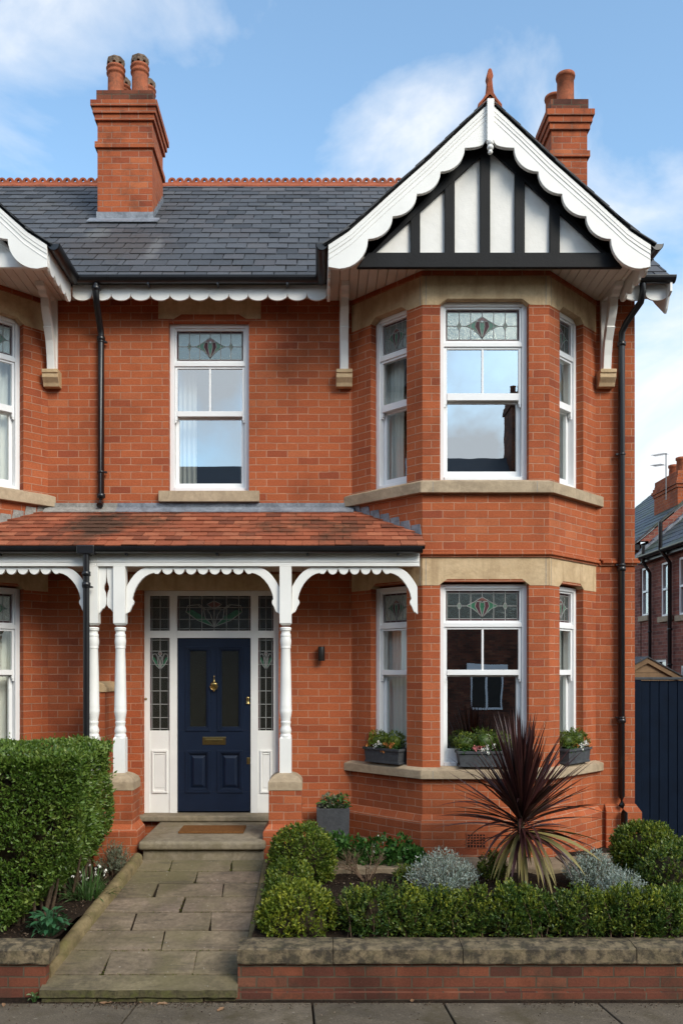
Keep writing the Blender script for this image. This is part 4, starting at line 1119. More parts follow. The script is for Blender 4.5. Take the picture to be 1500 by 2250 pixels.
    mb.tube(ring, .007, 8); mb.tube([(kx, Y1-.035, kz-.105), (kx, Y1-.035, kz-.085)], .012, 8)
    mb.build('door_knocker', 'brass', leaf)
    mb = MB(); lat([(.002, 0), (.022, .002), (.022, .01), (.017, .014), (.015, .05), (.019, .07), (.014, .085), (.002, .09)], x(544), z(1548), Y1-.008)
    mb.build('door_lock', 'brass', leaf)
    mb = MB(); slab(542, 549, 1665, 1680, 0, .006); slab(544, 546.5, 1668, 1676, .006, .012); mb.build('key_plate', 'brass', leaf, .002)
door_set(house)

# ---------------------------------------------------------------- left-hand neighbour
nb = thing('brick_house', 'neighbouring red brick house cut off at the left with white gable and tall hedge', 'house', (-5.6, 3, HGND))
OX = -6.17
shell(nb, -9.3, XP-.0003, [(BAYX[0]+OX+.06, BAYX[3]+OX-.06, .7, 3.40), (BAYX[0]+OX+.06, BAYX[3]+OX-.06, 4.5, 6.5)])
build_bay(nb, OX, [None, None, [(.0, 1.0, 6, -.05)]], [None, None, [(.25, 1.0, 5, 0)]])
build_gable(nb, -6.0, 'white_paint', OX-.03, True, False)
main_roof(nb, -9.3, XP-.002); ridge_crest(nb, XP-.1215*57, XP-.001)
chimney(nb, X(214,1.535), X(334.5,1.535), 1.535, 2.29, 10.08, [(-2.70, 1.74, .48, True), (-2.38, 1.74, .50, True), (-2.70, 2.10, .46, True), (-2.36, 2.10, .44, True)])
scallop_fascia(nb, X(160,-.3), XP, -.30, 6.70, 6.60, .075, .222)
mb = MB(); gutter_profile(mb, lambda p, q, d: (d, -.40+p, 6.735+q), X(168,-.4), XP-.001, .06); mb.build('gutter', 'black_gutter', nb)
mb = MB(); mb.box(-2.75, XP-.001, -.285, -.003, 6.675, 6.69); mb.build('soffit', 'cream_soffit', nb)
porch_roof(nb, -4.2, XP-.001)
XN = X(205, PY)
porch_post(nb, XN, PY)
valance(nb, X(-190, PY), XN-.0605, PY, ZV)
xdl = X(187, -1.03)
downpipe(nb, [(xdl, -.99, 3.70), (xdl, -.99, 3.6), (xdl, -.985, 3.5), (xdl, -.985, .6)], collars=[(xdl, -.985, 3.44), (xdl, -.985, 3.33)], clips=[(xdl, -.985, 3.32, 1)], r=.033)
mb = MB(); mb.box(xdl-.09, xdl+.09, -1.035, -.93, 3.66, 3.75); mb.build('gutter_outlet', 'black_gutter', nb, .01)
mb = MB(); mb.box(XN-.165, XN+.10, PY-.16, PY+.165, .3, 1.24); mb.build('porch_pier', 'brick', nb, .004)
mb = MB(); dx0, dx1 = X(203, -.32), X(250, -.32)
mb.box(dx0+.01, dx1-.01, -.66, -.003, .4, 2.26)
dw = mb.build('dividing_wall', 'brick', nb, .003)
mb = MB(); mb.prism([(dx0-.01, 2.26), (dx1+.01, 2.26), (dx1+.01, 2.30), (dx1-.03, 2.35), ((dx0+dx1)/2, 2.37), (dx0+.03, 2.35), (dx0-.01, 2.30)], lambda a, b, d: (a, d, b), -.68, -.004)
mb.build('wall_cap', 'sandstone', dw, .006)

# ================================================================= GROUND
mb = MB()
prof = [(-90, -.02), (-3.215, -.02), (-3.21, -.01), (-1.14, .46), (-1.0, .50), (90, .50)]
xs = [-90, -4, -2.3, -.4, 4, 90]
for i in range(len(xs)-1):
    for (a, za), (b, zb) in zip(prof, prof[1:]):
        mb.add([(xs[i], a, za), (xs[i+1], a, za), (xs[i+1], b, zb), (xs[i], b, zb)], [(0,1,2,3)])
tag(mb.build('ground', 'soil'), kind='structure')
def pathZ(y): return .894+.25*y
def flagY(py):
    d = py-VY; return (2959.5-9.57*d)/(d+466.5)
def plX(y): return -2.08+(y+3.2)/2.06*.325
def prX(y): return -.61+(y+3.2)/2.06*.065
mb = MB()
rows = [(1889,1914,[375,509]), (1914,1940,[431]), (1940,1971,[342,490]), (1971,2004,[400]), (2004,2044,[293,462]), (2044,2088,[358]), (2088,2141,[236,430])]
for (pa, pb, sp) in rows:
    y1, y0 = flagY(pa), flagY(pb); ym = (y0+y1)/2; sm = F/(ym-CY)
    cuts = [None]+[(p-VX)/sm for p in sp]+[None]
    for a, b in zip(cuts, cuts[1:]):
        j = [random.uniform(-.016, .016) for _ in range(4)]; h = [random.uniform(-.005, .005) for _ in range(4)]
        g = .006
        def xx(c, y, lft, k): return (plX(y) if lft else prX(y)) if c is None else c+(g if lft else -g)+j[k]
        c4 = [(xx(a, y0, True, 0), y0+.010), (xx(b, y0, False, 1), y0+.010+j[1]*.5), (xx(b, y1, False, 2), y1-.010+j[2]*.5), (xx(a, y1, True, 3), y1-.010)]
        mb.hexa([(u, v, pathZ(v)-.06) for u, v in c4]+[(u, v, pathZ(v)+h[i]) for i, (u, v) in enumerate(c4)])
o = mb.build('path', 'flagstone', None, .008, 3); tag(o, kind='structure')
mb = MB()
mb.hexa([(plX(-3.05)+.01, -3.06, -.012), (prX(-3.05)-.01, -3.06, -.012), (prX(-1.2)+.05, -1.16, pathZ(-1.16)-.03), (plX(-1.2)-.1, -1.16, pathZ(-1.16)-.03),
         (plX(-3.05)+.01, -3.05, pathZ(-3.05)-.022), (prX(-3.05)-.01, -3.05, pathZ(-3.05)-.022), (prX(-1.2)-.01, -1.165, pathZ(-1.165)-.022), (plX(-1.2)+.01, -1.165, pathZ(-1.165)-.022)])
tag(mb.build('path_bed', 'soil'), kind='structure')
# rough front slab of the path
y0, y1 = -3.215, flagY(2141)-.01
mb = MB(); nseg = 26; top = []; 
def rag(i): return .016*noise.noise(Vector((i*.55, 3.1, 0)))+.006*random.uniform(-1, 1)
xa, xb = plX(y0)-.01, prX(y0)+.0
P0, P1, P2, P3 = [], [], [], []
for i in range(nseg+1):
    t = i/nseg; x_ = xa+(xb-xa)*t; e = rag(i)
    P0.append((x_, y0+.01+rag(i+50), .028)); P1.append((x_, y0+e, .034+rag(i+9)*.4)); P2.append((x_, y0+e*.9+.004, .088)); P3.append((x_*1.0+.02*t*0, y1, pathZ(y1)-.004))
vs = P0+P1+P2+P3; n1 = nseg+1
mb.add(P2+P3, [(i, i+1, n1+i+1, n1+i) for i in range(nseg)])
mb.add(P0+P1+P2, [(r*n1+i, r*n1+i+1, (r+1)*n1+i+1, (r+1)*n1+i) for r in range(2) for i in range(nseg)], 1)
for k_ in (0, nseg): mb.add([P0[k_], P1[k_], P2[k_], P3[k_], (P3[k_][0], y1, .02)], [(0,1,2,3,4)])
tag(mb.build('path_slab', ['flagstone', 'mossy_edge']), kind='structure')
mb = MB(); k = xa+.01
for w_ in (.42, .3, .5, .27):
    mb.box(k, min(k+w_-.008, xb-.015), -3.185+random.uniform(-.018, .006), -3.0, -.03, .020); k += w_
tag(mb.build('path_footing', 'mossy_edge', None, .008), kind='structure')
# pavement flags
mb = MB(); yk = -6.6
lines = [-9, -5.2, -3.7, -2.45, -1.35, -.05, .93, 2.08, 2.75, 3.7, 5.5, 9]
skew = [0, 0, .0, -.12, -.1, .05, .08, .14, .3, .1, 0, 0]
for r, (ya, yb) in enumerate(((-3.235, -4.3), (-4.31, -5.4), (-5.41, yk))):
    for i in range(len(lines)-1):
        s0, s1 = (skew[i], skew[i+1]) if r == 0 else (.3*skew[i]+.4*(r-1), .3*skew[i+1]+.4*(r-1))
        g = .008; h = random.uniform(0, .006)
        a, b = lines[i]+g+(.3*r), lines[i+1]-g+(.3*r)
        mb.hexa([(a+s0, yb, -.1), (b+s1, yb, -.1), (b, ya, -.1), (a, ya, -.1), (a+s0, yb, h), (b+s1, yb, h), (b, ya, h), (a, ya, h)])
tag(mb.build('pavement', 'pavement', None, .006), kind='structure')
mb = MB(); mb.box(-40, 40, -18, -6.6, -.14, -.11); tag(mb.build('road', 'pavement'), kind='structure')
# beds
def soilZ(y): return .36+ (y+2.95)*.085
def bed(name, x0f, x1f, y0, y1):
    mb = MB(); nx, ny = 70, 40; vs = []
    for j in range(ny+1):
        y = y0+(y1-y0)*j/ny
        for i in range(nx+1):
            x_ = x0f(y)+(x1f(y)-x0f(y))*i/nx
            vs.append((x_, y, soilZ(y)+.035*noise.noise(Vector((x_*5, y*5, 1)))+.012*noise.noise(Vector((x_*22, y*22, 4)))))
    mb.add(vs, [(j*(nx+1)+i, j*(nx+1)+i+1, (j+1)*(nx+1)+i+1, (j+1)*(nx+1)+i) for j in range(ny) for i in range(nx)], 0, True)
    return tag(mb.build(name, 'soil', normals=False), kind='structure')
bed('garden_bed', lambda y: prX(y)+.07, lambda y: 6.0, -2.98, -.55)
bed('garden_bed', lambda y: -6.5, lambda y: plX(y)-.06, -2.98, -.0)
# stone strip in front of the bay
mb = MB(); k = -.30
for w_ in (.62, .78, .55, .8, .7, .75, .9):
    mb.box(k+.005, k+w_-.005, -1.30+random.uniform(-.006, .006), -.60, .38, .555+random.uniform(-.004, .004)); k += w_
tag(mb.build('side_path', 'paving_strip', None, .008), kind='structure')
# path edging
def edging(name, pts, w, h, lens, label):
    t = thing(name, label, 'edging', (*pts[0], .1))
    a, b = Vector(pts[0]), Vector(pts[1]); L = (b-a).length; d = (b-a)/L; nrm = Vector((-d.y, d.x)); s_ = 0
    for l in lens:
        e = min(s_+l, L-.0); 
        if e-s_ < .05: break
        mb = MB(); K = 9; secs = 7; vs = []
        for q in range(secs):
            f = s_+.004+(e-s_-.008)*q/(secs-1); c = a+d*f; zz = pathZ(c.y)
            wob = .006*noise.noise(Vector((f*6, w, 0)))
            for k_ in range(K):
                an = math.pi*k_/(K-1); off = math.cos(an)*w/2
                vs.append((c.x+nrm.x*off, c.y+nrm.y*off, zz+h*(math.sin(an)**.7)*.75+h*.2+wob if 0 < k_ < K-1 else zz-.08))
        fs = [(q*K+i, q*K+i+1, (q+1)*K+i+1, (q+1)*K+i) for q in range(secs-1) for i in range(K-1)]
        mb.add(vs, fs, 0, True); mb.add(vs[:K], [list(range(K))]); mb.add(vs[-K:], [list(range(K))])
        mb.build('kerb_piece', 'kerb_stone', t, normals=True); s_ = e
    return t
edging('path_edging', [(plX(-3.05)-.05, -3.05), (plX(-1.2)-.02, -1.2)], .115, .10, [.72, .66, .7], 'rounded sandstone edging between the flagged path and the hedge bed')
edging('path_edging', [(prX(-2.95)+.035, -2.95), (prX(-1.2)+.03, -1.2)], .06, .04, [.6, .6, .7], 'low worn stone edging between the path and the box plants')

# ================================================================= BOUNDARY WALLS
def coping_stone(t, x0, x1, yf, yb, z0, zf, zt, end_l=False, end_r=False):
    """weathered saddle coping with chamfered front and a hipped free end"""
    secs = max(6, int((x1-x0)/.05)); vs = []; 
    prof = [(yf-.03, z0), (yf-.035, z0+.012), (yf-.035, zf), (yf-.026, zf+.009), (yf+.065, zt-.004), (yf+.085, zt), (yb-.05, zt), (yb+.03, zf+.01), (yb+.03, z0)]
    K = len(prof); ym = (yf+yb)/2
    for i in range(secs+1):
        x_ = x0+(x1-x0)*i/secs
        for k, (y, z) in enumerate(prof):
            jz = .006*noise.noise(Vector((x_*7, k*2.3, x0)))+.003*noise.noise(Vector((x_*30, k*5.1, 2))); jy = .006*noise.noise(Vector((x_*9, k*3.7, 8)))
            zz = z
            q = 0
            if end_l: q = max(0, 1-(x_-x0)/.10)
            if end_r: q = max(q, max(0, 1-(x1-x_)/.10))
            if z > zf and q > 0: zz = z-(z-zf-.005)*q
            vs.append((x_, y+jy, zz+jz*(0 if k in (0, K-1) else 1)))
    mb = MB()
    mb.add(vs, [(i*K+k, i*K+(k+1) % K, (i+1)*K+(k+1) % K, (i+1)*K+k) for i in range(secs) for k in range(K)])
    mb.add(vs[:K], [list(range(K))]); mb.add(vs[-K:], [list(range(K))])
    return mb.build('coping_stone', 'coping', t)
YF, YB = -3.14, -2.93
wz0 = Z(2117, YF)
wr = thing('boundary_wall', 'low red brick garden wall with weathered stone coping below the box hedge', 'wall', (2, YF, 0))
mb = MB(); mb.box(X(522, YF), 5.6, YF, YB, -.05, wz0-.001); mb.box(X(522, YF)-.02, 5.6, YF-.03, YB, -.06, .055)
mb.build('brickwork', 'brick_boundary', wr, .004)
js = [X(520, YF-.03), X(732, YF), X(1015, YF), X(1395, YF), 3.6, 5.0]
for i in range(5): coping_stone(wr, js[i]+.003, js[i+1]-.003, YF, YB, wz0+random.uniform(0, .004), Z(2088, YF-.03), .402, end_l=(i == 0))
wl = thing('boundary_wall', 'short end of brick garden wall with mossy coping in front of the hedge', 'wall', (-3, YF, 0))
mb = MB(); xr_ = X(100, YF); mb.box(-5.6, xr_, YF, YB, -.05, wz0-.001); mb.build('brickwork', 'brick_boundary', wl, .004)
coping_stone(wl, -3.1, xr_+.035, YF, YB, wz0, Z(2090, YF-.03), .402, end_r=True); coping_stone(wl, -4.6, -3.106, YF, YB, wz0, Z(2090, YF-.03), .402)

# ================================================================= SIDE GATE, SHED, BACK TERRACE
g = thing('garden_gate', 'tall navy boarded side gate beside the right corner of the house', 'gate', (4.3, .1, .5))
mb = MB(); gz = Z(1496, .08); k = 3.66
while k < 5.6: mb.box(k, k+.098, .08, .10, .56, gz); k += .104
mb.build('gate_boards', 'navy_gate', g, .004)
mb = MB(); mb.box(3.57, 3.655, .06, .13, .5, gz+.01); mb.box(5.62, 5.70, .06, .13, .5, gz+.01); mb.box(3.656, 5.619, .1012, .1045, .56, gz-.002); mb.box(3.656, 5.6, .105, .14, .8, .92); mb.box(3.656, 5.6, .105, .14, 2.0, 2.12); mb.build('gate_frame', 'navy_gate', g, .004)  # posts and rails, plus a thin sheet added to keep board gaps dark
mb = MB(); mb.box(3.57, 5.7, .05, .14, gz+.012, gz+.04); mb.build('gate_cap', 'planter_grey', g, .004)
sh = thing('garden_shed', 'small wooden shed with pitched roof showing over the navy gate', 'shed', (6.0, 7, .5))
sy = 6.0; ax, az = X(1421, sy), Z(1448, sy)
mb = MB(); zb_ = .5; hw = 1.05
k = .5
while k < az:
    half = hw if k+.12 < az-.55*hw else max(.0, (az-k-.06)/.55)
    mb.box(ax-min(hw, half), ax+min(hw, half), sy, sy+.02, k, k+.125); k += .13
mb.box(ax-hw, ax+hw, sy+.02, sy+2, .5, az-.55*hw); mb.build('shed_wall', 'shed_wood', sh, .003)
for s_ in (-1, 1):
    mb = MB(); mb.prism([(ax, az+.02), (ax+s_*(hw+.15), az+.02-.55*(hw+.15)), (ax+s_*(hw+.15), az-.09-.55*(hw+.15)), (ax, az-.08)], lambda a, b, d: (a, d, b), sy-.04, sy-.015); mb.build('barge', 'shed_wood', sh, .003)
    mb = MB(); mb.prism([(ax, az+.045), (ax+s_*(hw+.17), az+.045-.55*(hw+.17)), (ax+s_*(hw+.17), az+.022-.55*(hw+.17)), (ax, az+.022)], lambda a, b, d: (a, d, b), sy-.06, sy+2.1); mb.build('shed_roof', 'planter_grey', sh)
def back_house(label, y0, y1, eave, wins, pipes, roofmat):
    t = thing('terraced_house', label, 'house', (9.5, (y0+y1)/2, .5)); XF = 8.0
    fr = Fr(XF, y1, 0, -1)       # u runs towards the camera
    holes = [(y1-b, y1-a, c, d) for a, b, c, d in wins]
    mb = MB(); wall_panel(mb, fr, 0, y1-y0, .4, eave, holes, .2); mb.box(XF+.2, XF+6, y0, y0+.2, .4, eave); mb.box(XF+.2, XF+6, y1-.2, y1, .4, eave)
    mb.prism([(XF, eave), (XF+6, eave), (XF+3, eave+2.5)], lambda a, b, d: (a, d, b), y0, y0+.2)
    mb.box(XF+5.8, XF+6, y0+.2, y1-.2, .4, eave); mb.build('wall', ['brick_far', 'dark_room'], t)
    mb = MB(); c, s_ = math.cos(R(40)), math.sin(R(40))
    def fn(u, v, n): return (XF-.2+c*v-s_*n, y1-u, eave-.08+s_*v+c*n)
    L = 3.2/c
    tiles(mb, fn, L, lambda v: (0, y1-y0), .3, .25, th=.01, lift=.015)
    mb.hexa([fn(0, 0, -.04), fn(y1-y0, 0, -.04), fn(y1-y0, L, -.04), fn(0, L, -.04), fn(0, 0, -.002), fn(y1-y0, 0, -.002), fn(y1-y0, L, -.002), fn(0, L, -.002)])
    def fb(u, v, n): return (XF+6.2-c*v+s_*n, y1-u, eave-.08+s_*v+c*n)
    mb.hexa([fb(0, 0, -.04), fb(y1-y0, 0, -.04), fb(y1-y0, L, -.04), fb(0, L, -.04), fb(0, 0, .0), fb(y1-y0, 0, .0), fb(y1-y0, L, .0), fb(0, L, .0)])
    mb.build('roof', roofmat, t)
    mb = MB(); gutter_profile(mb, lambda p, q, d: (XF-.26+p, d, eave-.09+q), y0, y1, .07); mb.box(XF-.17, XF-.02, y0, y1, eave-.22, eave-.09); mb.build('gutter', 'black_gutter', t)
    for (a, b, c_, d) in holes:
        mb = MB(); w_ = .05
        mb.fbox(fr, a, a+w_, c_, d, -.09, -.01); mb.fbox(fr, b-w_, b, c_, d, -.09, -.01); mb.fbox(fr, a+w_, b-w_, d-w_, d, -.09, -.01); mb.fbox(fr, a+w_, b-w_, c_, c_+w_, -.09, -.01); mb.fbox(fr, a+w_, b-w_, (c_+d)/2-.02, (c_+d)/2+.03, -.09, -.01)
        w = mb.build('window', 'white_upvc', t)
        mb = MB(); mb.add([fr(a+.02, c_+.02, -.05), fr(b-.02, c_+.02, -.05), fr(b-.02, d-.02, -.05), fr(a+.02, d-.02, -.05)], [(0,1,2,3)]); mb.build('pane', 'pane_glass', w)
        mb = MB(); mb.fbox(fr, a-.1, b+.1, c_-.13, c_-.002, -.1, .06); mb.build('sill', 'sandstone_sill', w, .005)
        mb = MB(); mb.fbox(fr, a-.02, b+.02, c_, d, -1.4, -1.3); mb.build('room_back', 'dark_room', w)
        mb = MB(); mb.fbox(fr, a-.05, b+.05, d+.002, d+.14, -.1, .008); mb.build('window_arch', 'brick_far', w)
    for (y, zt_, stack) in pipes:
        downpipe(t, [(XF-.24, y, zt_), (XF-.24, y, eave-.25), (XF-.08, y+.0, eave-.5), (XF-.08, y, .5)] if not stack else [(XF-.3, y, zt_), (XF-.3, y, eave-.1), (XF-.09, y, eave-.4), (XF-.09, y, .5)], r=.045 if stack else .038, collars=[(XF-.085, y, z_) for z_ in (3.4, 2.6, 1.8)])
    return t
bt = back_house('nearer dark brick terraced house behind the gate with slate roof and black pipes', 4.5, 11.5, 5.33, [(11.05, 11.6-.12, 3.84, 5.02), (9.72, 10.27, 3.75, 5.0), (8.45, 9.30, 3.72, 5.0), (10.0, 10.7, 1.6, 2.75), (8.3, 9.2, 1.6, 2.6), (6.2, 7.2, 3.7, 5.0)], [(10.75, 5.5, False), (9.58, 5.85, True)], 'slate_far')
mb = MB()
c, s_ = math.cos(R(40)), math.sin(R(40))
for i in range(20):
    v0_ = i*.2
    mb.hexa([(8-.2+c*v+dx, y, 5.27+s_*v+dz) for dz in (0, .06+.03*(i % 2)) for (v, dx, y) in ((v0_, 0, 11.34), (v0_+.2, 0, 11.34), (v0_+.2, 0, 11.52), (v0_, 0, 11.52))])
mb.build('verge_flashing', 'lead_flashing', bt)
bt2 = back_house('farther terraced house with mossy roof and brick chimney stack behind the gate', 11.55, 18.5, 5.72, [(13.0, 13.8, 3.9, 5.2)], [], 'slate_far')
mb = MB(); cx0, cx1, cy0, cy1, czt = 8.95, 10.35, 11.62, 13.1, 7.50
mb.box(cx0, cx1, cy0, cy1, 5.8, czt-.12)
for o_, a, b in ((.03, .42, .34), (.06, .34, .26), (.03, .26, .18), (-.01, .18, 0)): mb.box(cx0-o_, cx1+o_, cy0-o_, cy1+o_, czt-a, czt-b)
ch2 = mb.build('chimney', 'brick_chimney', bt2, .005)
for (px_, py_) in ((9.16, 11.9), (9.62, 12.0), (10.05, 12.0), (9.3, 12.7), (9.8, 12.7)):
    mb = MB(); mb.lathe([(.12, 0), (.125, .02), (.11, .3), (.135, .32), (.135, .38), (.11, .39), (.08, .39)], (px_, py_, czt), 16); mb.build('chimney_pot', 'pot_clay', ch2)
mb = MB(); mb.hexa([(cx0-.1, cy0-.03, 6.35), (cx1, cy0-.03, 7.5), (cx1, cy0-.01, 7.5), (cx0-.1, cy0-.01, 6.35), (cx0-.1, cy0-.03, 6.5), (cx1, cy0-.03, 7.66), (cx1, cy0-.01, 7.66), (cx0-.1, cy0-.01, 6.5)]); mb.build('flashing', 'lead_flashing', ch2)
ae = thing('tv_aerial', 'thin double tv aerial on a mast against the sky by the far chimney', 'aerial', (8.87, 11.9, 6.9))
ay = 11.6; mx_ = X(1462, ay)
mb = MB(); mb.tube([(mx_, ay-.02, 6.75), (mx_, ay-.02, Z(996, ay))], .014, 6); mb.build('mast', 'aerial_metal', ae)
for (xl_, yl_, xr2, yr_) in ((1423, 1009, 1463, 997), (1422, 1031, 1456, 1021)):
    mb = MB(); a = Vector((X(xl_, ay), ay-.35, Z(yl_, ay))); b = Vector((X(xr2, ay), ay-.03, Z(yr_, ay)))
    mb.tube([a, b], .008, 6)
    for i in range(9):
        p = a.lerp(b, i/8.5); mb.tube([p+Vector((.05, -.05, -.03)), p-Vector((.05, -.05, -.03))], .004, 4)
    mb.build('antenna_boom', 'aerial_metal', ae)

# terrace across the street (behind the camera; seen mirrored in the panes)
op = thing('terraced_house', 'dark brick terrace across the street, seen only mirrored in the window panes', 'house', (0, -27, 0))
YO = -24.0
mb = MB(); mb.box(-26, 26, YO-7, YO, 0, 7.4); mb.build('wall', 'brick_boundary', op)
mb = MB(); mb.prism([(YO+.3, 7.3), (YO-7.3, 7.3), (YO-3.5, 11.5)], lambda a, b, d: (d, a, b), -26, 26); mb.build('roof', 'slate', op)
for cx_ in (-14.5, 8.45, 17.5):
    mb = MB(); mb.box(cx_-.5, cx_+.5, YO-4, YO-2.6, 9.5, 14.0); mb.box(cx_-.56, cx_+.56, YO-4.06, YO-2.54, 13.4, 13.7)
    for q in (-.3, 0, .3): mb.lathe([(.12, 0), (.11, .4), (.13, .45)], (cx_+q, YO-3.3, 14.0), 10)
    mb.build('chimney', 'brick_boundary', op)
for i in range(-7, 8):
    for z0_ in (1.0, 4.6):
        mb = MB(); x_ = i*3.2
        mb.box(x_-.6, x_+.6, YO+.002, YO+.05, z0_, z0_+1.5); mb.box(x_-.75, x_+.75, YO+.002, YO+.08, z0_+1.5, z0_+1.75)
        w = mb.build('window', 'white_upvc', op)
        mb = MB()
        for q in (-.29, .29): mb.box(x_+q-.25, x_+q+.25, YO+.0502, YO+.055, z0_+.08, z0_+1.42)
        mb.build('pane', 'dark_room', w)

# ================================================================= PLANTS
def leafmesh(name, C, D, L, W, mat, parent=None, loc=None, fold=.25, slots=None):
    n = len(C); D = D/np.linalg.norm(D, axis=1)[:, None]
    r = RNG.normal(size=(n, 3)); U = np.cross(D, r); U /= np.linalg.norm(U, axis=1)[:, None]; Nn = np.cross(U, D)
    L = np.broadcast_to(np.asarray(L, float), (n,))[:, None]; W = np.broadcast_to(np.asarray(W, float), (n,))[:, None]
    mid = C + D*L*.5
    V = np.empty((n, 4, 3)); V[:, 0] = C; V[:, 1] = mid+U*W/2+Nn*W*fold; V[:, 2] = C+D*L-Nn*W*fold*.4; V[:, 3] = mid-U*W/2+Nn*W*fold
    off = np.array(loc if loc is not None else (0, 0, 0), float)
    if parent is not None: off = np.zeros(3)
    V = V.reshape(-1, 3)-off
    idx = np.arange(n)[:, None]*4
    T = np.concatenate([idx+np.array([0, 1, 2]), idx+np.array([0, 2, 3])], 1).reshape(-1)
    me = bpy.data.meshes.new(name)
    me.vertices.add(n*4); me.vertices.foreach_set('co', V.ravel())
    me.loops.add(n*6); me.loops.foreach_set('vertex_index', T.astype(np.int32))
    me.polygons.add(n*2); me.polygons.foreach_set('loop_start', np.arange(0, n*6, 3, dtype=np.int32)); me.polygons.foreach_set('loop_total', np.full(n*2, 3, np.int32))
    if isinstance(mat, str): mat = [mat]
    for m_ in mat: me.materials.append(M(m_))
    if slots is not None: me.polygons.foreach_set('material_index', np.repeat(slots, 2).astype(np.int32))
    me.update(calc_edges=True); me.validate()
    o = bpy.data.objects.new(name, me); COL.objects.link(o)
    if parent is None and loc is not None: o.location = loc
    adopt(o, parent)
    return o
def nz(P, s, seed=0):
    return np.array([noise.noise(Vector((p[0]*s+seed, p[1]*s, p[2]*s))) for p in P])
def ball_pts(n, c, r, bump_=.08, sc=6, zmin=None, depth=.22, seed=0, lower=-.7):
    d = RNG.normal(size=(int(n*1.6), 3)); d /= np.linalg.norm(d, axis=1)[:, None]; d = d[d[:, 2] > lower][:n]
    base = d*np.array(r)
    k = 1+bump_*nz(base+np.array(c), sc, seed)*2
    dep = 1-depth*RNG.random(len(d))**2
    P = np.array(c)+base*(k*dep)[:, None]
    if zmin is not None:
        q = P[:, 2] > zmin(P[:, 1])+.005; P, d = P[q], d[q]
    return P, d
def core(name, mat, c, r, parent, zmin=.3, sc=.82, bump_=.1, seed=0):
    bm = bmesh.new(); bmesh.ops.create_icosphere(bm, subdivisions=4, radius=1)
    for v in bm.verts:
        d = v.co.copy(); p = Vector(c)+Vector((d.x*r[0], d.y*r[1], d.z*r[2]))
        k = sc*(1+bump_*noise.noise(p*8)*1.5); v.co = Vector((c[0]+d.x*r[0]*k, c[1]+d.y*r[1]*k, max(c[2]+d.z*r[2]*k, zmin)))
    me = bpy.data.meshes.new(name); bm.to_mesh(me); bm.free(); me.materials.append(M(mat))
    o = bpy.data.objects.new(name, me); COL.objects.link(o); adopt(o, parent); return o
def shrub(name, label, cat, balls, n, mat, L=.022, W=.012, group=None, up=.25, stem=True, coremat=None, clumps=0):
    c0 = balls[0][0]; t = thing(name, label, cat, (c0[0], c0[1], soilZ(c0[1])), group)
    Ps, Ds = [], []
    tot = sum(b[1][0]*b[1][2] for b in balls)
    for i, (c, r) in enumerate(balls):
        m_ = int(n*b_frac(r, tot)); P, d = ball_pts(m_, c, r, .07, 7, soilZ, .25, i*3.3)
        Ps.append(P); Ds.append(d)
    P = np.concatenate(Ps); d = np.concatenate(Ds)
    D = d*.9+RNG.normal(size=P.shape)*.55+np.array([0, 0, up])
    l = L*RNG.uniform(.7, 1.35, len(P))
    leafmesh('foliage', P, D, l, l*W/L, mat, t)
    if stem:
        mb = MB()
        for (c, r) in balls:
            for _ in range(5):
                a = RNG.uniform(0, 6.28); x_, y_ = c[0]+.04*math.cos(a), c[1]+.04*math.sin(a)
                mb.tube([(x_, y_, soilZ(y_)-.03), (x_+.3*r[0]*math.cos(a), y_+.3*r[1]*math.sin(a), c[2]-.1*r[2]), (x_+.6*r[0]*math.cos(a), y_+.6*r[1]*math.sin(a), c[2]+.4*r[2])], [.009, .007, .003], 5)
        mb.build('stem', 'twig', t)
    for (c, r) in balls: core('inner_growth', coremat or mat, c, r, t, soilZ(c[1])-.02, .80)
    return t
def b_frac(r, tot): return r[0]*r[2]/tot
def sprigs(P, d, k, spread, L):
    """turn n seed points into n*k leaves whorled along short upright shoots"""
    n = len(P); PP = np.repeat(P, k, 0); dd = np.repeat(d, k, 0)
    ax = dd*.6+np.array([0, 0, .75])+np.repeat(RNG.normal(size=(n, 3))*.25, k, 0); ax /= np.linalg.norm(ax, axis=1)[:, None]
    t = np.tile(np.arange(k)/k, n)[:, None]
    PP = PP+ax*t*L
    DD = ax*(.35+.8*t)+RNG.normal(size=PP.shape)*spread
    return PP, DD

def box_plant(name, label, cat, balls, nsp, mat, group=None, leaf=.027, shoot=.06, coremat=None, zf=soilZ, parent=None):
    c0 = balls[0][0]; t = parent or thing(name, label, cat, (c0[0], c0[1], zf(c0[1])), group)
    tot = sum(b[1][0]*b[1][2] for b in balls); Ps, Ds = [], []
    for i, (c, r) in enumerate(balls):
        P, d = ball_pts(int(nsp*b_frac(r, tot)), c, r, .06, 7, zf, .20, i*3.3+c[0])
        P, D = sprigs(P, d, 7, .38, shoot); Ps.append(P); Ds.append(D)
    P = np.concatenate(Ps); D = np.concatenate(Ds); l = leaf*RNG.uniform(.7, 1.3, len(P))
    leafmesh('foliage', P, D, l, l*.55, mat, t)
    for (c, r) in balls: core('inner_growth', 'twig_shade', c, r, t, zf(c[1])-.02, .74, seed=c[0])  # dark core paints the shade between sprigs
    return t
def pc(px, py, Y): return (X(px, Y), Y, Z(py, Y))
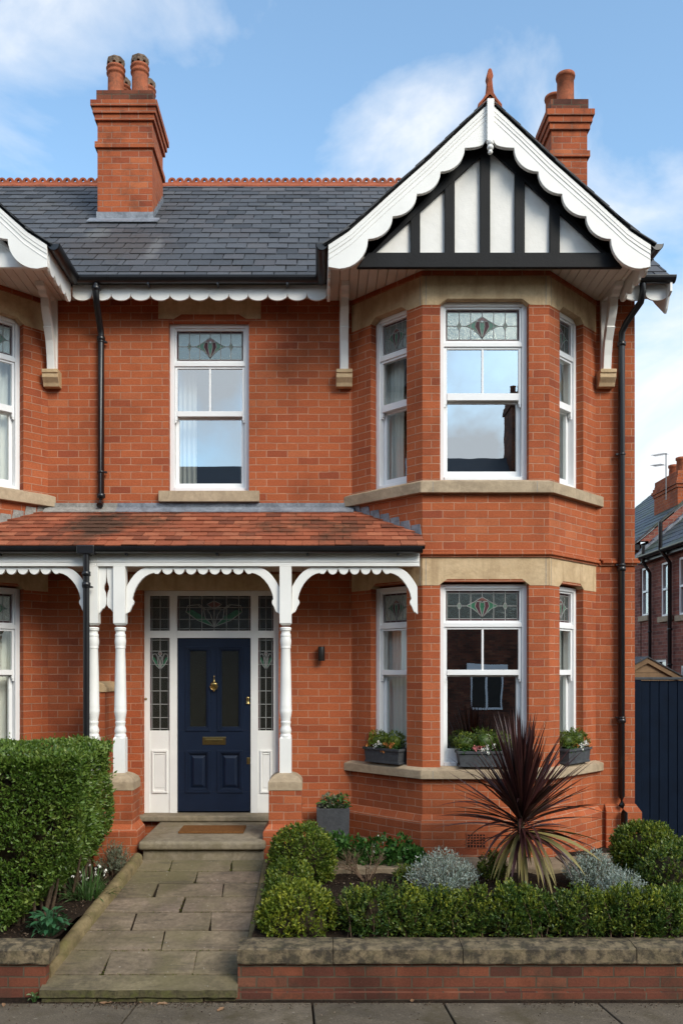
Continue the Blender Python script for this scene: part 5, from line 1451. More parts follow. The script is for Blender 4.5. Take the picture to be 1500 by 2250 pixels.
# box balls
box_plant('box_ball', 'rounded green box ball beside the right porch pier', 'shrub', [((X(664,-1.55), -1.55, .70), (.295, .29, .285))], 1500, 'box_leaf', 'clipped box balls')
box_plant('box_ball', 'small loose box clump between the two bigger box balls by the path', 'shrub', [((X(634,-1.98), -1.98, .555), (.19, .16, .20)), ((X(630,-2.2), -2.2, .50), (.19, .13, .16))], 760, 'box_leaf', 'clipped box balls')
box_plant('box_ball', 'broad yellow-green box ball at the corner of path and front wall', 'shrub', [((X(657,-2.62), -2.62, .42), (.31, .30, .285)), ((X(618,-2.66), -2.66, .40), (.19, .24, .21))], 1700, 'box_leaf_bright', 'clipped box balls', .029)
box_plant('box_ball', 'upright dark green box ball near the gate and black downpipe', 'shrub', [((X(1420,-1.45), -1.45, .715), (.30, .30, .285))], 1500, 'box_leaf', 'clipped box balls')
box_plant('box_ball', 'box bush at the right edge before the taller box ball', 'shrub', [((X(1474,-1.98), -1.98, .60), (.27, .28, .29)), ((X(1535,-1.85), -1.85, .64), (.28, .28, .30))], 1600, 'box_leaf_dark', 'clipped box balls')
# low hedge along the wall
def low_hedge(label, xs_, hs, Y, seed):
    t = thing('box_hedge', label, 'hedge', (X(xs_[0], Y), Y, soilZ(Y)), 'low box hedges behind the front wall')
    Ps, Ds = [], []
    for i, (px, h) in enumerate(zip(xs_, hs)):
        y = Y+RNG.uniform(-.07, .05); x_ = X(px, y)+RNG.uniform(-.03, .03); zt_ = Z(h, y)-.085; zb_ = soilZ(y); r = (.118+RNG.uniform(-.018, .03), .14, (zt_-zb_)*.60); c = (x_, y, zb_+(zt_-zb_)*.44)
        P, d = ball_pts(360, c, r, .26, 9, soilZ, .35, i*2.7+seed, -.95)
        # blunt the ellipsoid towards a clipped block
        P[:, 0] = c[0]+np.sign(P[:, 0]-c[0])*np.abs((P[:, 0]-c[0])/r[0])**.8*r[0]
        P, D = sprigs(P, d, 8, .36, .075); Ps.append(P); Ds.append(D)
        core('inner_growth', 'twig_shade', (c[0], c[1]+.02, c[2]), (r[0]*.8, r[1]*.8, r[2]), t, zb_-.02, .62, .2)  # core colour stands for shade inside the clump
    P = np.concatenate(Ps); D = np.concatenate(Ds); l = .027*RNG.uniform(.7, 1.35, len(P))
    leafmesh('foliage', P, D, l, l*.5, 'box_leaf_dark', t)
    top = P[:, 2]-soilZ(P[:, 1]) > .24; fresh = P[top & (nz(P, 4.0, seed+3) > .0)][:2600]
    fp, fd = sprigs(fresh[::6]+np.array([0, -.01, .0]), np.tile([0., -.2, .5], (len(fresh[::6]), 1)), 6, .4, .05); l2 = .024*RNG.uniform(.7, 1.3, len(fp))
    leafmesh('new_growth', fp, fd, l2, l2*.5, 'box_leaf_bright', t)
    mb = MB()
    for px in xs_:
        for _ in range(3):
            x_, y_ = X(px, Y)+RNG.uniform(-.07, .07), Y-.1+RNG.uniform(-.05, .12)
            mb.tube([(x_, y_, soilZ(y_)-.02), (x_+RNG.uniform(-.05, .05), y_, soilZ(y_)+.16), (x_+RNG.uniform(-.08, .08), y_, soilZ(y_)+.3)], [.005, .004, .002], 5)
    mb.build('stem', 'twig', t)
low_hedge('left run of low loose box hedge between the broad box ball and the gap', [780, 824, 866, 905, 950, 992, 1038], [1948, 1935, 1940, 1953, 1950, 1955, 1948], -2.75, 0)
low_hedge('right run of low dense box hedge below the purple cordyline', [1106, 1142, 1186, 1230, 1276, 1320, 1366, 1412, 1455, 1500, 1545], [1947, 1938, 1950, 1952, 1950, 1952, 1944, 1952, 1938, 1945, 1950], -2.75, 50)

# big privet hedge at the left
def privet():
    t = thing('privet_hedge', 'tall clipped privet hedge filling the left bed', 'hedge', (-3.2, -2.1, .4))
    x0, y0, y1, zt_ = -5.6, -2.78, -1.30, 1.80
    def xr(y, z):
        k = (y-y0)/(y1-y0)
        top = -1.945-.09*k
        zz = max(0, 1.02-z)
        return top - zz*(1.0*(1-k)+.30*k) - max(0, z-1.74)*.4
    def yf(z): return y0+max(0, z-1.70)*.35
    def zbot(x_, y):
        k = (y-y0)/(y1-y0); return .44+.34*k+.05*noise.noise(Vector((x_*3, y*3, 0)))
    Ps, Ds = [], []
    n = 27000
    # front
    q = RNG.random((n, 3)); z = .42+(zt_-.42)*q[:, 1]; x_ = -4.1+(q[:, 0])*(2.3)
    y = np.array([yf(a) for a in z]); P = np.stack([x_, y+.10*q[:, 2]**2, z], 1); d = np.tile([0, -1, .15], (n, 1)); Ps.append(P); Ds.append(d)
    # right side
    m_ = 14000; q = RNG.random((m_, 3)); z = .42+(zt_-.42)*q[:, 1]; y = y0+(y1-y0)*q[:, 0]
    x_ = np.array([xr(b, a) for a, b in zip(z, y)]); P = np.stack([x_-.10*q[:, 2]**2, y, z], 1); Ps.append(P); Ds.append(np.tile([1, 0, .15], (m_, 1)))
    # top
    m_ = 13000; q = RNG.random((m_, 3)); x_ = -4.1+q[:, 0]*2.3; y = y0+(y1-y0)*q[:, 1]; P = np.stack([x_, y, zt_-.08*q[:, 2]**2-.03*((q[:, 1]-.5)*2)**4], 1); Ps.append(P); Ds.append(np.tile([0, 0, 1.0], (m_, 1)))
    m_ = 6000; q = RNG.random((m_, 3)); x_ = -4.1+q[:, 0]*2.3; P = np.stack([x_, y0+.22*q[:, 1], zt_-.03-.2*q[:, 2]*(q[:, 1]+.15)], 1); Ps.append(P); Ds.append(np.tile([0, -.6, .8], (m_, 1)))
    m_ = 4000; q = RNG.random((m_, 3)); y = y0+(y1-y0)*q[:, 1]; x_ = np.array([xr(b, 1.75) for b in y])-.2*q[:, 0]; P = np.stack([x_, y, zt_-.03-.18*q[:, 2]*(q[:, 0]+.15)], 1); Ps.append(P); Ds.append(np.tile([.6, 0, .8], (m_, 1)))
    # back
    m_ = 4000; q = RNG.random((m_, 3)); z = .6+(zt_-.6)*q[:, 1]; P = np.stack([-4.1+2.2*q[:, 0], y1-.1*q[:, 2], z], 1); Ps.append(P); Ds.append(np.tile([0, 1, .1], (m_, 1)))
    P = np.concatenate(Ps); d = np.concatenate(Ds).astype(float)
    b = nz(P, 3.0, 5)*.07+nz(P, 11.0, 9)*.035
    P = P+d*b[:, None]
    lim = np.array([xr(a[1], a[2]) for a in P])+.05; zb_ = np.array([zbot(a[0], a[1]) for a in P])
    keep = (P[:, 0] < lim) & (P[:, 2] > zb_) & (nz(P, 7.5, 31) > -.30)
    P, d = P[keep], d[keep]
    D = d*.7+RNG.normal(size=P.shape)*.65+np.array([0, 0, .3]); l = .040*RNG.uniform(.6, 1.3, len(P))
    leafmesh('foliage', P, D, l, l*.5, 'privet_leaf', t)
    # wispy shoots on the trimmed edges
    m_ = 420; k = RNG.integers(0, len(P), m_); P2, D2 = sprigs(P[k], d[k], 6, .3, .09); l = .026*RNG.uniform(.7, 1.2, len(P2)); leafmesh('shoots', P2, D2, l, l*.45, 'privet_leaf', t)
    # inner branch mass: a recessed block, painted dark as shade behind the leaves
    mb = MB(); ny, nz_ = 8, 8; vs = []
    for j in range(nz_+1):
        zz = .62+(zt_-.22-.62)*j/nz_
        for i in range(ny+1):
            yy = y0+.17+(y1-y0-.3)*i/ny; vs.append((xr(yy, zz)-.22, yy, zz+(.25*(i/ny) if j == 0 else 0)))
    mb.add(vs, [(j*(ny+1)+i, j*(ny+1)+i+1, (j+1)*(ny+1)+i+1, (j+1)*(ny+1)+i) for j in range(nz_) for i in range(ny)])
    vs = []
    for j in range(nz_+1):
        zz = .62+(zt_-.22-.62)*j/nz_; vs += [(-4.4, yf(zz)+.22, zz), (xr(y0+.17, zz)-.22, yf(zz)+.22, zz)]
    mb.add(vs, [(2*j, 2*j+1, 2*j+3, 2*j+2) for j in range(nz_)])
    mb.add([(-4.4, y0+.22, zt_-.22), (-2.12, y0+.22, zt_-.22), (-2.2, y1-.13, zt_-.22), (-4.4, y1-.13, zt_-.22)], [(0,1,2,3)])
    mb.build('inner_growth', 'twig_shade', t, normals=False)
    mb = MB()
    for i in range(46):
        y = RNG.uniform(y0+.15, y1-.1); x_ = xr(y, .7)-RNG.uniform(.0, .5) if i < 34 else RNG.uniform(-3.6, -2.4)
        if i >= 34: y = y0+RNG.uniform(.1, .3)
        z0_ = soilZ(y)-.03; dx, dy = RNG.uniform(-.1, .16), RNG.uniform(-.12, .08)
        mb.tube([(x_, y, z0_), (x_+dx*.5, y+dy*.5, z0_+.28), (x_+dx, y+dy, z0_+.65)], [.016, .012, .006], 6)
    mb.build('stem', 'trunk_bark', t)
    # sparse lower leaves on bare stems
    m_ = 1500; y = RNG.uniform(y0, y1, m_); z = soilZ(y)+.05+.3*RNG.random(m_); x_ = np.array([xr(b, a) for a, b in zip(z, y)])-RNG.random(m_)*.35
    P = np.stack([x_, y, z], 1); k = nz(P, 5, 77) > .05; P = P[k]; l = .03*RNG.uniform(.6, 1.2, len(P)); leafmesh('low_leaves', P, RNG.normal(size=P.shape)+np.array([.3, -.3, .2]), l, l*.5, 'privet_leaf', t)
privet()

# blades: long narrow leaves bending under their weight
def blades(name, specs, mat, parent, seg=7, vfold=.25):
    """specs: (base, direction, length, width, droop, mat index)"""
    mb = MB()
    for (b, d, L, w, droop, mi) in specs:
        p = Vector(b); d = Vector(d).normalized(); vs = []
        side = d.cross(Vector((0, 0, 1)))
        if side.length < .05: side = Vector((1, 0, 0))
        side.normalize()
        tw = random.uniform(-.5, .5)
        for i in range(seg+1):
            t = i/seg
            ww = w*(.55+.9*t if t < .4 else .91*(1-((t-.4)/.6)**1.6)+.012)
            s_ = (side*math.cos(tw)+d.cross(side)*math.sin(tw)); nn = s_.cross(d)
            vs += [p-s_*ww/2+nn*ww*vfold, p, p+s_*ww/2+nn*ww*vfold]
            d = (d+Vector((0, 0, -droop/seg))).normalized(); p = p+d*(L/seg)
        fs = []
        for i in range(seg): fs += [(3*i, 3*i+1, 3*i+4, 3*i+3), (3*i+1, 3*i+2, 3*i+5, 3*i+4)]
        mb.add(vs, fs, mi, True)
    return mb.build(name, mat, parent, normals=False)
def cordyline():
    Y = -1.72; bx = X(1146, Y); zc = Z(1806, Y)
    t = thing('cordyline', 'spiky purple cordyline with drooping olive lower leaves in front of the bay', 'plant', (bx, Y, soilZ(Y)))
    mb = MB(); z0_ = soilZ(Y)-.04
    mb.lathe([(.045, 0), (.036, .08), (.032, .25), (.035, .40), (.033, zc-z0_), (.02, zc-z0_+.12)], (bx-.01, Y, z0_), 14); mb.build('stem', 'trunk_bark', t)
    sp = []
    for i in range(210):
        u = random.random(); el = R(88)*(1-u**1.35)+R(-6)*u if i < 200 else R(80)
        el = max(R(-18), el+random.uniform(-.08, .08)); az = i*2.39996+random.uniform(-.3, .3)
        d = (math.cos(el)*math.cos(az), math.cos(el)*math.sin(az), math.sin(el))
        L = random.uniform(.70, 1.02)*(.76+.24*max(0, math.sin(el))); w = random.uniform(.028, .042)
        h = max(0, math.sin(el)); b = (bx+d[0]*.02, Y+d[1]*.02, zc-.10+.16*h+random.uniform(-.03, .03))
        sp.append((b, d, L, w, random.choice((.05, .12, .2, .35, .12, .2, 1.1))+(.3 if el < R(25) else 0), 0))
    blades('leaf_crown', sp, 'cordyline_leaf', t, 8)
    sp = []
    for i in range(26):
        az = i*2.39996+.4; el = R(random.uniform(-35, 8)); d = (math.cos(el)*math.cos(az), math.cos(el)*math.sin(az), math.sin(el))
        sp.append(((bx+d[0]*.02, Y+d[1]*.02, zc-.12+random.uniform(-.06, .04)), d, random.uniform(.48, .66), random.uniform(.036, .05), random.uniform(.7, 2.0), 0))
    for az, el, L, dr in ((4.9, -5, .5, 2.6), (5.2, 0, .55, 2.2), (4.5, -10, .52, 2.4), (5.6, 5, .62, 1.5), (5.9, 8, .66, 1.1), (6.15, 12, .68, .8), (4.2, 0, .5, 2.0), (3.9, -4, .55, 1.6)):
        d = (math.cos(R(el))*math.cos(az), math.cos(R(el))*math.sin(az), math.sin(R(el))); sp.append(((bx+d[0]*.02, Y+d[1]*.02, zc-.10), d, L*1.12, .056, dr*.75, 0))
    blades('old_leaves', sp, 'cordyline_old', t, 8)
cordyline()
def tuft(name, label, cat, px, py_top, Y, width_px, mat, n, blade_w=.006, droop=.3, lo=25, zf=soilZ, seed=0, L=None):
    bx = X(px, Y); zb = zf(Y); H = Z(py_top, Y)-zb; w = width_px/S(Y)
    t = thing(name, label, cat, (bx, Y, zb)); sp = []
    for i in range(n):
        az = random.uniform(0, 6.283); rr = random.random()**.6*w*.30; b = (bx+rr*math.cos(az), Y+rr*.8*math.sin(az), zb-.01)
        el = R(random.uniform(lo, 88)); a2 = az+random.uniform(-.6, .6); d = (math.cos(el)*math.cos(a2), math.cos(el)*math.sin(a2), math.sin(el))
        sp.append((b, d, (L or H)*random.uniform(.6, 1.12), blade_w*random.uniform(.7, 1.3), droop*random.uniform(.4, 1.6), 0))
    return t, sp
def lavender(label, px, py_top, Y, wpx, mat, n=260, name='lavender', zf=soilZ, leaf=.03):
    bx = X(px, Y); zb = zf(Y); H = Z(py_top, Y)-zb; w = wpx/S(Y)
    t = thing(name, label, 'plant', (bx, Y, zb)); mb = MB(); Cs, Ds = [], []
    for i in range(n):
        az = random.uniform(0, 6.283); rr = random.random()**.55; 
        tip = Vector((bx+rr*w*.5*math.cos(az), Y+rr*w*.42*math.sin(az), zb+H*(1-.55*rr**2)*random.uniform(.72, 1.06)))
        b = Vector((bx+rr*w*.22*math.cos(az), Y+rr*w*.2*math.sin(az), zb-.01))
        if i % 3 == 0: mb.tube([b, b.lerp(tip, .5)+Vector((0, 0, .02)), tip], [.003, .0025, .0015], 4)
        dirv = (tip-b).normalized()
        for k in range(15):
            f = .28+.72*k/14; p = b.lerp(tip, f); Cs.append(p); Ds.append(dirv*.7+Vector((random.gauss(0, .5), random.gauss(0, .5), random.gauss(.1, .4))))
    mb.build('stem', 'twig', t)
    l = leaf*RNG.uniform(.6, 1.25, len(Cs)); leafmesh('foliage', np.array(Cs), np.array(Ds), l, .0085 if mat != 'box_leaf' else .014, mat, t, fold=.1)
lavender('silvery grey santolina bush in the middle of the bed left of the cordyline', 972, 1868, -1.85, 165, 'silver_leaf', 480)
lavender('silvery bush behind the drooping cordyline leaves at the right', 1300, 1868, -1.75, 135, 'silver_leaf', 420)
lavender('low silver bush just behind the right run of hedge', 1365, 1908, -2.2, 125, 'silver_leaf', 330)
lavender('sparse grey-green lavender at the foot of the left porch pier', 252, 1848, -1.32, 85, 'sage_leaf', 120, leaf=.032)
lavender('small green bush behind the cordyline stem', 1082, 1868, -1.5, 70, 'box_leaf', 110, 'leafy_plant')
lavender('low dark green tuft at the edge of the stone strip', 890, 1897, -1.50, 55, 'box_leaf_dark', 80, 'leafy_plant')
# bare twiggy shrub
def twiggy():
    Y = -1.5; bx = X(806, Y); zb = soilZ(Y); t = thing('bare_shrub', 'bare brown twiggy shrub in front of the stone strip', 'shrub', (bx, Y, zb)); mb = MB()
    def br(p, d, L, r, k):
        q = p+d*L; mb.tube([p, p+d*L*.5+Vector((random.gauss(0, .006), random.gauss(0, .006), 0)), q], [r, r*.85, r*.6], 4)
        if k == 0: return
        for _ in range(random.choice((2, 2, 3))):
            d2 = (d+Vector((random.gauss(0, .38), random.gauss(0, .38), random.gauss(.05, .2)))).normalized(); br(q, d2, L*random.uniform(.55, .85), r*.62, k-1)
    for i in range(13):
        a = random.uniform(0, 6.28); d = Vector((math.cos(a)*.75, math.sin(a)*.6, random.uniform(.5, 1.1))).normalized()
        br(Vector((bx+.03*math.cos(a), Y+.03*math.sin(a), zb-.01)), d, .135, .0065, 3)
    mb.build('twig', 'twig', t)
twiggy()
# ground cover by the bay
def ground_cover():
    t = thing('leafy_ground_cover', 'spreading bright green leafy plant with white flowers at the foot of the bay', 'plant', (X(830, -1.0), -1.0, .52)); Cs, Ds = [], []
    for (px, py, Y, rw, rh) in ((765, 1868, -.98, .21, .20), (830, 1868, -1.02, .20, .19), (890, 1875, -1.06, .20, .17), (735, 1850, -.80, .16, .2), (915, 1882, -1.1, .12, .1)):
        P, d = ball_pts(560, (X(px, Y), Y, .54), (rw, .19, rh+.05), .25, 6, lambda y: .5+0*y, .4, px, 0)
        Cs.append(P); Ds.append(d*.5+RNG.normal(size=P.shape)*.5+np.array([0, -.2, .4]))
    P = np.concatenate(Cs); D = np.concatenate(Ds); l = .055*RNG.uniform(.6, 1.3, len(P)); leafmesh('foliage', P, D, l, l*.62, 'ground_leaf', t)
    k = RNG.integers(0, len(P), 14); C2 = np.repeat(P[k]+np.array([0, -.015, .03]), 5, 0); leafmesh('flower', C2, RNG.normal(size=C2.shape)+np.array([0, -.4, .6]), .02, .014, 'petal_white', t)
ground_cover()
# strap-leaved clump, hellebore, small leafy bits
t, sp = tuft('snowdrop_clump', 'clump of green and white strap leaves under the hedge beside the edging', 'plant', 192, 1893, -1.95, 100, 'strap_leaf', 120, .013, .9, 30)
blades('leaf', sp, 'strap_leaf', t, 6)
C2 = []
for i in range(16): C2.append((X(205+random.uniform(-35, 38), -1.95), -2.0+random.uniform(-.1, .1), soilZ(-1.95)+random.uniform(.16, .30)))
for q in C2: q3 = np.repeat(np.array([q]), 3, 0); leafmesh('flower', q3, RNG.normal(size=q3.shape)*.5+np.array([0, 0, -1.]), .028, .012, 'petal_white', t)
def broadleaf(label, px, Y, wpx, hpx, n, L, mat, name='leafy_plant', zf=soilZ, parent=None, zb=None, stem=True):
    bx = X(px, Y); zb = zf(Y) if zb is None else zb; w = wpx/S(Y)/2; H = hpx/S(Y)
    t = parent or thing(name, label, 'plant', (bx, Y, zb)); mb = MB(); sp = []
    for i in range(n):
        az = i*2.39996; rr = math.sqrt((i+.5)/n); p = (bx+rr*w*.7*math.cos(az), Y+rr*w*.6*math.sin(az), zb+H*(.95-.65*rr*rr)*random.uniform(.6, 1.0))
        mb.tube([(bx+rr*w*.2*math.cos(az), Y+rr*w*.2*math.sin(az), zb-.01), p], .003, 4)
        el = R(random.uniform(5, 60)); d = (math.cos(el)*math.cos(az), math.cos(el)*math.sin(az)-.2, math.sin(el)); sp.append((p, d, L*random.uniform(.7, 1.2), L*random.uniform(.42, .55), random.uniform(.5, 1.3), 0))
    blades('leaf', sp, mat, t, 6, .12); mb.build('stem', mat, t); return t
broadleaf('dark blue-green hellebore clump low in the left bed by the front wall', 108, -2.78, 105, 62, 64, .085, 'hellebore_leaf')
broadleaf('few pale curled leaves showing behind the left run of low hedge', 828, -2.42, 60, 52, 12, .11, 'strap_leaf')
broadleaf('tiny green seedling at the corner of the path and left wall', 75+0, -3.19, 26, 26, 9, .04, 'strap_leaf', zf=lambda y: 0.0)
broadleaf('narrow bluish seedling against the bay plinth', 822, -.84, 22, 56, 22, .05, 'hellebore_leaf', zf=lambda y: .52)
# square grey planter
pY = -.36; pz0 = .55
pl = thing('planter', 'square dark grey planter against the porch wall', 'planter', (X(732, pY), pY, pz0)); x0, x1 = X(695, pY-.18), X(768, pY-.18); zt_ = Z(1778, pY-.18)
mb = MB(); ya, yb = pY-.18, pY+.18; w_ = .03
def tap(x, y, z): 
    k = .95+.05*(z-pz0)/(zt_-pz0); cx_ = (x0+x1)/2; return (cx_+(x-cx_)*k, pY+(y-pY)*k, z)
for (a, b, c_, d) in ((x0, x1, ya, ya+w_), (x0, x1, yb-w_, yb), (x0, x0+w_, ya+w_, yb-w_), (x1-w_, x1, ya+w_, yb-w_)):
    mb.hexa([tap(*p, pz0) for p in ((a, c_), (b, c_), (b, d), (a, d))]+[tap(*p, zt_) for p in ((a, c_), (b, c_), (b, d), (a, d))])
mb.build('tub', 'planter_grey', pl, .004)
mb = MB(); mb.box(x0+w_, x1-w_, ya+w_, yb-w_, pz0+.05, zt_-.04); mb.build('compost', 'soil', pl)
pp = broadleaf('straggly green and bronze plant growing in the square planter', 735, pY, 80, 42, 30, .09, 'strap_leaf', 'potted_plant', zb=zt_-.04)
P, d = ball_pts(260, (X(728, pY), pY, zt_-.01), (.12, .1, .13), .3, 8, None, .5, 3, -.1); l = .04*RNG.uniform(.6, 1.2, len(P)); leafmesh('foliage', P, d+RNG.normal(size=P.shape)*.6, l, l*.55, 'sage_leaf', pp)
P, d = ball_pts(160, (X(752, pY), pY, zt_-.01), (.09, .09, .12), .3, 8, None, .5, 9, -.1); l = .04*RNG.uniform(.6, 1.2, len(P)); leafmesh('foliage', P, d+RNG.normal(size=P.shape)*.6, l, l*.55, 'ground_leaf', pp)

# window boxes on the bay sill
def window_box(fr, uc, w, label, tops, cols, seed):
    zb = 1.487; h = .165; dep = .17; nc = -.005
    c = fr(uc, zb, nc); t = thing('window_box', label, 'window box', c, 'planted window boxes on the bay sill')
    mb = MB(); a, b, n0, n1 = uc-w/2, uc+w/2, nc-dep/2, nc+dep/2; th = .012
    def ringbox(ua, ub, na, nb_, v0, v1, ta):
        mb.fbox(fr, ua, ub, v0, v1, nb_-ta, nb_); mb.fbox(fr, ua, ub, v0, v1, na, na+ta); mb.fbox(fr, ua, ua+ta, v0, v1, na+ta, nb_-ta); mb.fbox(fr, ub-ta, ub, v0, v1, na+ta, nb_-ta)
    def tp(u, v, n):
        k = (v-zb)/h; return fr(uc+(u-uc)*(.93+.07*k), v, nc+(n-nc)*(.88+.12*k))
    for (ua, ub, na, nb_) in ((a, b, n1-th, n1), (a, b, n0, n0+th), (a, a+th, n0+th, n1-th), (b-th, b, n0+th, n1-th)):
        mb.hexa([tp(ua, zb+.015, nb_), tp(ub, zb+.015, nb_), tp(ub, zb+.015, na), tp(ua, zb+.015, na), tp(ua, zb+h, nb_), tp(ub, zb+h, nb_), tp(ub, zb+h, na), tp(ua, zb+h, na)])
    ringbox(a-.012, b+.012, n0-.012, n1+.012, zb+h-.028, zb+h, .02); ringbox(a+.005, b-.005, n0+.005, n1-.005, zb, zb+.022, .02)
    mb.fbox(fr, a+.015, b-.015, zb+.02, zb+h-.03, n0+.02, n1-.02, 1)
    mb.build('trough', ['planter_grey', 'soil'], t, .003)
    for i, (du, r, hh) in enumerate(tops):
        c = fr(uc+du, zb+h+hh*.45, nc-.015); P, d = ball_pts(150, c, (r, r*.9, hh*.62), .12, 12, None, .25, seed+i, -.7); P, D = sprigs(P, d, 7, .4, .03); l = .017*RNG.uniform(.7, 1.3, len(P)); leafmesh('foliage', P, D, l, l*.6, 'box_leaf', t)
        core('inner_growth', 'box_leaf', c, (r, r*.9, hh*.6), t, zb+h-.05, .75)
    # trailing ivy-ish leaves + flowers over the rim
    n = int(w*620); u = RNG.uniform(a+.01, b-.01, n); P = np.array([fr(q, zb+h-.01+abs(random.gauss(0, .028))-(.05*random.random() if random.random() < .3 else 0), n1+random.uniform(-.10, .02)) for q in u]); l = .022*RNG.uniform(.6, 1.2, n); leafmesh('trailing_leaves', P, RNG.normal(size=P.shape)*.6+np.array([0, -.4, .2]), l, l*.6, 'ground_leaf', t)
    for (mat, spots) in cols:
        C2, D2 = [], []
        for (du, dz) in spots:
            for _ in range(4):
                cc = Vector(fr(uc+du+random.uniform(-.02, .02), zb+h+dz+random.uniform(-.018, .018), n1+random.uniform(-.015, .02)))
                for k in range(5):
                    C2.append(cc); D2.append(Vector((random.gauss(0, .7), random.gauss(-.5, .4), random.gauss(.1, .6))))
        leafmesh('flower', np.array(C2), np.array(D2), .022, .017, mat, t)
frs, Ls = bay_frames(0)
window_box(frs[0], .50*Ls[0], .50, 'grey window box with white and orange flowers at the left bay window', [(-.12, .105, .15), (.10, .115, .15)], [('petal_white', [(-.06, .03), (-.03, .05), (-.01, .03), (-.08, .01)]), ('petal_orange', [(-.18, .02), (.08, .03), (.13, .02), (.16, .04), (.02, -.03)])], 3)
window_box(frs[1], X(1066, -.74)-BAYX[1], .58, 'long grey window box with pink flowers at the front bay window, partly behind the cordyline', [(-.20, .115, .16), (.0, .125, .19), (.18, .115, .16)], [('petal_pink', [(-.12, .03), (-.08, .05), (-.05, .03)]), ('petal_white', [(-.03, .02), (.02, .04), (.08, .05), (.0, -.01)])], 21)
window_box(frs[2], .50*Ls[2], .48, 'grey window box with white flowers at the right bay window', [(-.12, .11, .15), (.08, .12, .18)], [('petal_white', [(.06, .05), (.10, .04), (.04, .02), (.13, .02), (.02, .0)]), ('petal_orange', [(-.1, .03), (.18, .03)])], 40)

# mulch, litter, moss in joints
n = 5200; x_ = RNG.uniform(-.45, 4.6, n); y = RNG.uniform(-2.85, -1.32, n); k = RNG.random(n) < .45
x_[k] = RNG.uniform(-3.6, -1.85, k.sum()); y[k] = RNG.uniform(-2.9, -1.25, k.sum())
ok = np.array([(b > prX(a)+.09 or b < plX(a)-.10) for a, b in zip(y, x_)]); x_, y = x_[ok], y[ok]
P = np.stack([x_, y, soilZ(y)+.02+.035*np.array([noise.noise(Vector((a*5, b*5, 1))) for a, b in zip(x_, y)])], 1); l = RNG.uniform(.008, .034, len(P)); D = RNG.normal(size=P.shape)*np.array([1, 1, .3])
tag(leafmesh('bark_mulch', P, D, l, l*.45, 'mulch_chip'), kind='stuff')
rows_m = []
for (pa, pb, sp_) in rows:
    y1, y0 = flagY(pa), flagY(pb); sm = F/((y0+y1)/2-CY)
    for p in sp_:
        for _ in range(34): q = RNG.random(); rows_m.append(((p-VX)/sm+RNG.normal()*.008, y0+(y1-y0)*q))
    for _ in range(60): rows_m.append((RNG.uniform(plX(y0), prX(y0)), y0+RNG.normal()*.007))
P = np.array([(a, b, pathZ(b)-.012) for a, b in rows_m]); P = P[nz(P, 2.2, 3) > -.08]
tag(leafmesh('joint_moss', P, RNG.normal(size=P.shape)*np.array([.7, .7, .4])+np.array([0, 0, .6]), .017, .009, 'moss'), kind='stuff')
P = []
for _ in range(700): P.append((RNG.uniform(-2.3, 3.6), -3.235-abs(RNG.normal())*.05, .004))
for _ in range(500): P.append((RNG.normal()*.38-1.1, -3.235-abs(RNG.normal())*.06, .004))
for _ in range(160): P.append((RNG.uniform(-2.4, 3.6), -3.25-RNG.random()*.4, .006))
P = np.array(P); P = P[nz(P, 2.5, 8) > -.22]
tag(leafmesh('moss_and_grit', P, RNG.normal(size=P.shape)*np.array([1, 1, .3])+np.array([0, 0, .3]), RNG.uniform(.006, .022, len(P)), .009, 'mulch_chip'), kind='stuff')
def dead_leaf(px, py, z, label, L=.06):
    y = F*(CZ-z)/(py-VY)+CY; x_ = (px-VX)*(CZ-z)/(py-VY); mb = MB(); a = random.uniform(0, 6.28); c, s_ = math.cos(a), math.sin(a); vs = []
    out = [(-.5, 0), (-.32, .18), (-.1, .14), (.05, .26), (.2, .16), (.5, .0), (.2, -.17), (.0, -.24), (-.15, -.13), (-.35, -.16)]
    vs.append((x_, y, z+.004))
    for (p, q) in out: vs.append((x_+(p*c-q*s_)*L, y+(p*s_+q*c)*L, z+.006+.018*abs(q)*random.uniform(.5, 1.6)+.012*random.random()))
    mb.add(vs, [(0, i, i % 10+1) for i in range(1, 11)], 0, True); o = mb.build('fallen_leaf', 'dry_leaf', None, loc=(x_, y, z), normals=False); tag(o, label, 'leaf', 'dry leaves on the pavement'); return o
dead_leaf(232, 2208, .0, 'curled tan leaf on the pavement below the middle of the path slab', .10)
dead_leaf(357, 2209, .0, 'broad pale leaf on the pavement below the right half of the slab', .09)
dead_leaf(310, 2207, .0, 'small brown leaf between the two bigger pavement leaves', .05)
dead_leaf(485, 2222, .0, 'torn pale leaf lying away from the slab, left of the wall', .08)
dead_leaf(8, 2212, .0, 'reddish leaf on the pavement under the left wall end', .06)
dead_leaf(905, 2203, .0, 'dark brown leaf at the foot of the long brick wall', .07)

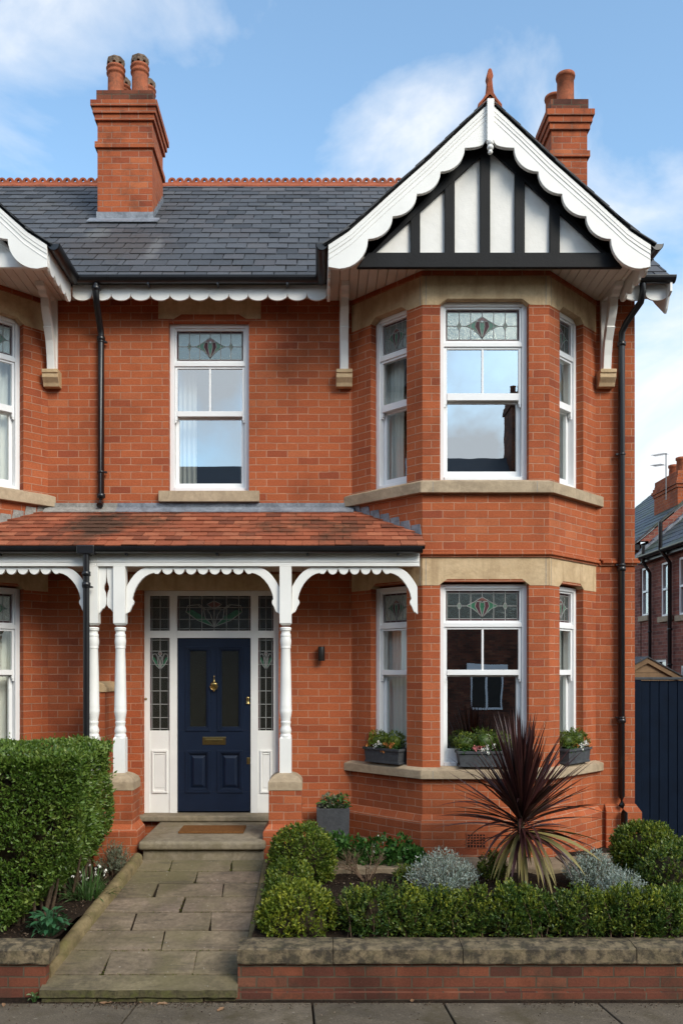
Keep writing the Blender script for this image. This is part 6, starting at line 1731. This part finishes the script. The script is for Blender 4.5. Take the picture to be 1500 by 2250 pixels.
# ================================================================= LIGHT, SKY, CAMERA
AZ, EL = 36.0, 37.0         # sun towards the right, in front of the facade
sd = Vector((math.sin(R(AZ))*math.cos(R(EL)), -math.cos(R(AZ))*math.cos(R(EL)), math.sin(R(EL))))
sun = bpy.data.lights.new('sun', 'SUN'); sun.energy = 1.35; sun.angle = R(27); sun.color = (1.0, .91, .78)
so = bpy.data.objects.new('sun', sun); COL.objects.link(so); so.rotation_euler = (-sd).to_track_quat('-Z', 'Y').to_euler()
w = bpy.data.worlds.new('World'); SC.world = w; w.use_nodes = True; nt = w.node_tree; nt.nodes.clear()
out = nt.nodes.new('ShaderNodeOutputWorld'); bg = nt.nodes.new('ShaderNodeBackground'); nt.links.new(bg.outputs[0], out.inputs[0])
sky = nt.nodes.new('ShaderNodeTexSky'); sky.sky_type = 'NISHITA'; sky.sun_disc = False; sky.sun_elevation = R(EL); sky.sun_rotation = math.atan2(sd.x, sd.y); sky.air_density = 1.0; sky.dust_density = 1.0; sky.ozone_density = 1.3; sky.altitude = 50
tc = nt.nodes.new('ShaderNodeTexCoord')
sep = nt.nodes.new('ShaderNodeSeparateXYZ'); nt.links.new(tc.outputs['Generated'], sep.inputs[0])
mp = nt.nodes.new('ShaderNodeMapping'); mp.inputs['Scale'].default_value = (1.0, 1.0, 1.25); mp.inputs['Location'].default_value = (1.1, .4, .9); mp.inputs['Rotation'].default_value = (0, R(18), 0)
nt.links.new(tc.outputs['Generated'], mp.inputs[0])
n1 = noise_tex(nt, mp.outputs[0], 3.9, 9, .56, .4); n2 = noise_tex(nt, mp.outputs[0], 1.5, 2, .5)
cm = mathn(nt, 'ADD', mathn(nt, 'MULTIPLY', n1, .75), mathn(nt, 'MULTIPLY', n2, .45))
hz = ramp(nt, sep.outputs[2], [(.0, (.15,)*3), (.5, (.0,)*3)])
cm = mathn(nt, 'ADD', cm, hz)
cf = ramp(nt, cm, [(.555, (.02,)*3), (.645, (.42,)*3), (.735, (.98,)*3)])
col = mix(nt, cf, mix(nt, 1.0, sky.outputs[0], (.94, 1.07, 1.02), 'MULTIPLY'), (3.5, 3.6, 3.72))
nt.links.new(col, bg.inputs[0]); bg.inputs[1].default_value = .15

cam = bpy.data.cameras.new('camera'); co = bpy.data.objects.new('camera', cam); COL.objects.link(co); SC.camera = co
co.location = (0, CY, CZ); co.rotation_euler = (R(90), 0, 0)
cam.sensor_fit = 'HORIZONTAL'; cam.sensor_width = 36; cam.lens = 36*F/1500; cam.shift_x = 50/1500; cam.shift_y = 350/1500; cam.clip_end = 1000; cam.clip_start = .05
vs_ = SC.view_settings; SC.display_settings.display_device = 'sRGB'; vs_.view_transform = 'Standard'; vs_.look = 'None'; vs_.gamma = 1; vs_.use_curve_mapping = False; vs_.exposure = 1.0
SC.render.engine = 'CYCLES'
cy = SC.cycles; cy.use_denoising = True; cy.max_bounces = 7; cy.diffuse_bounces = 4; cy.glossy_bounces = 4; cy.transparent_max_bounces = 10; cy.transmission_bounces = 4; cy.caustics_reflective = False; cy.caustics_refractive = False
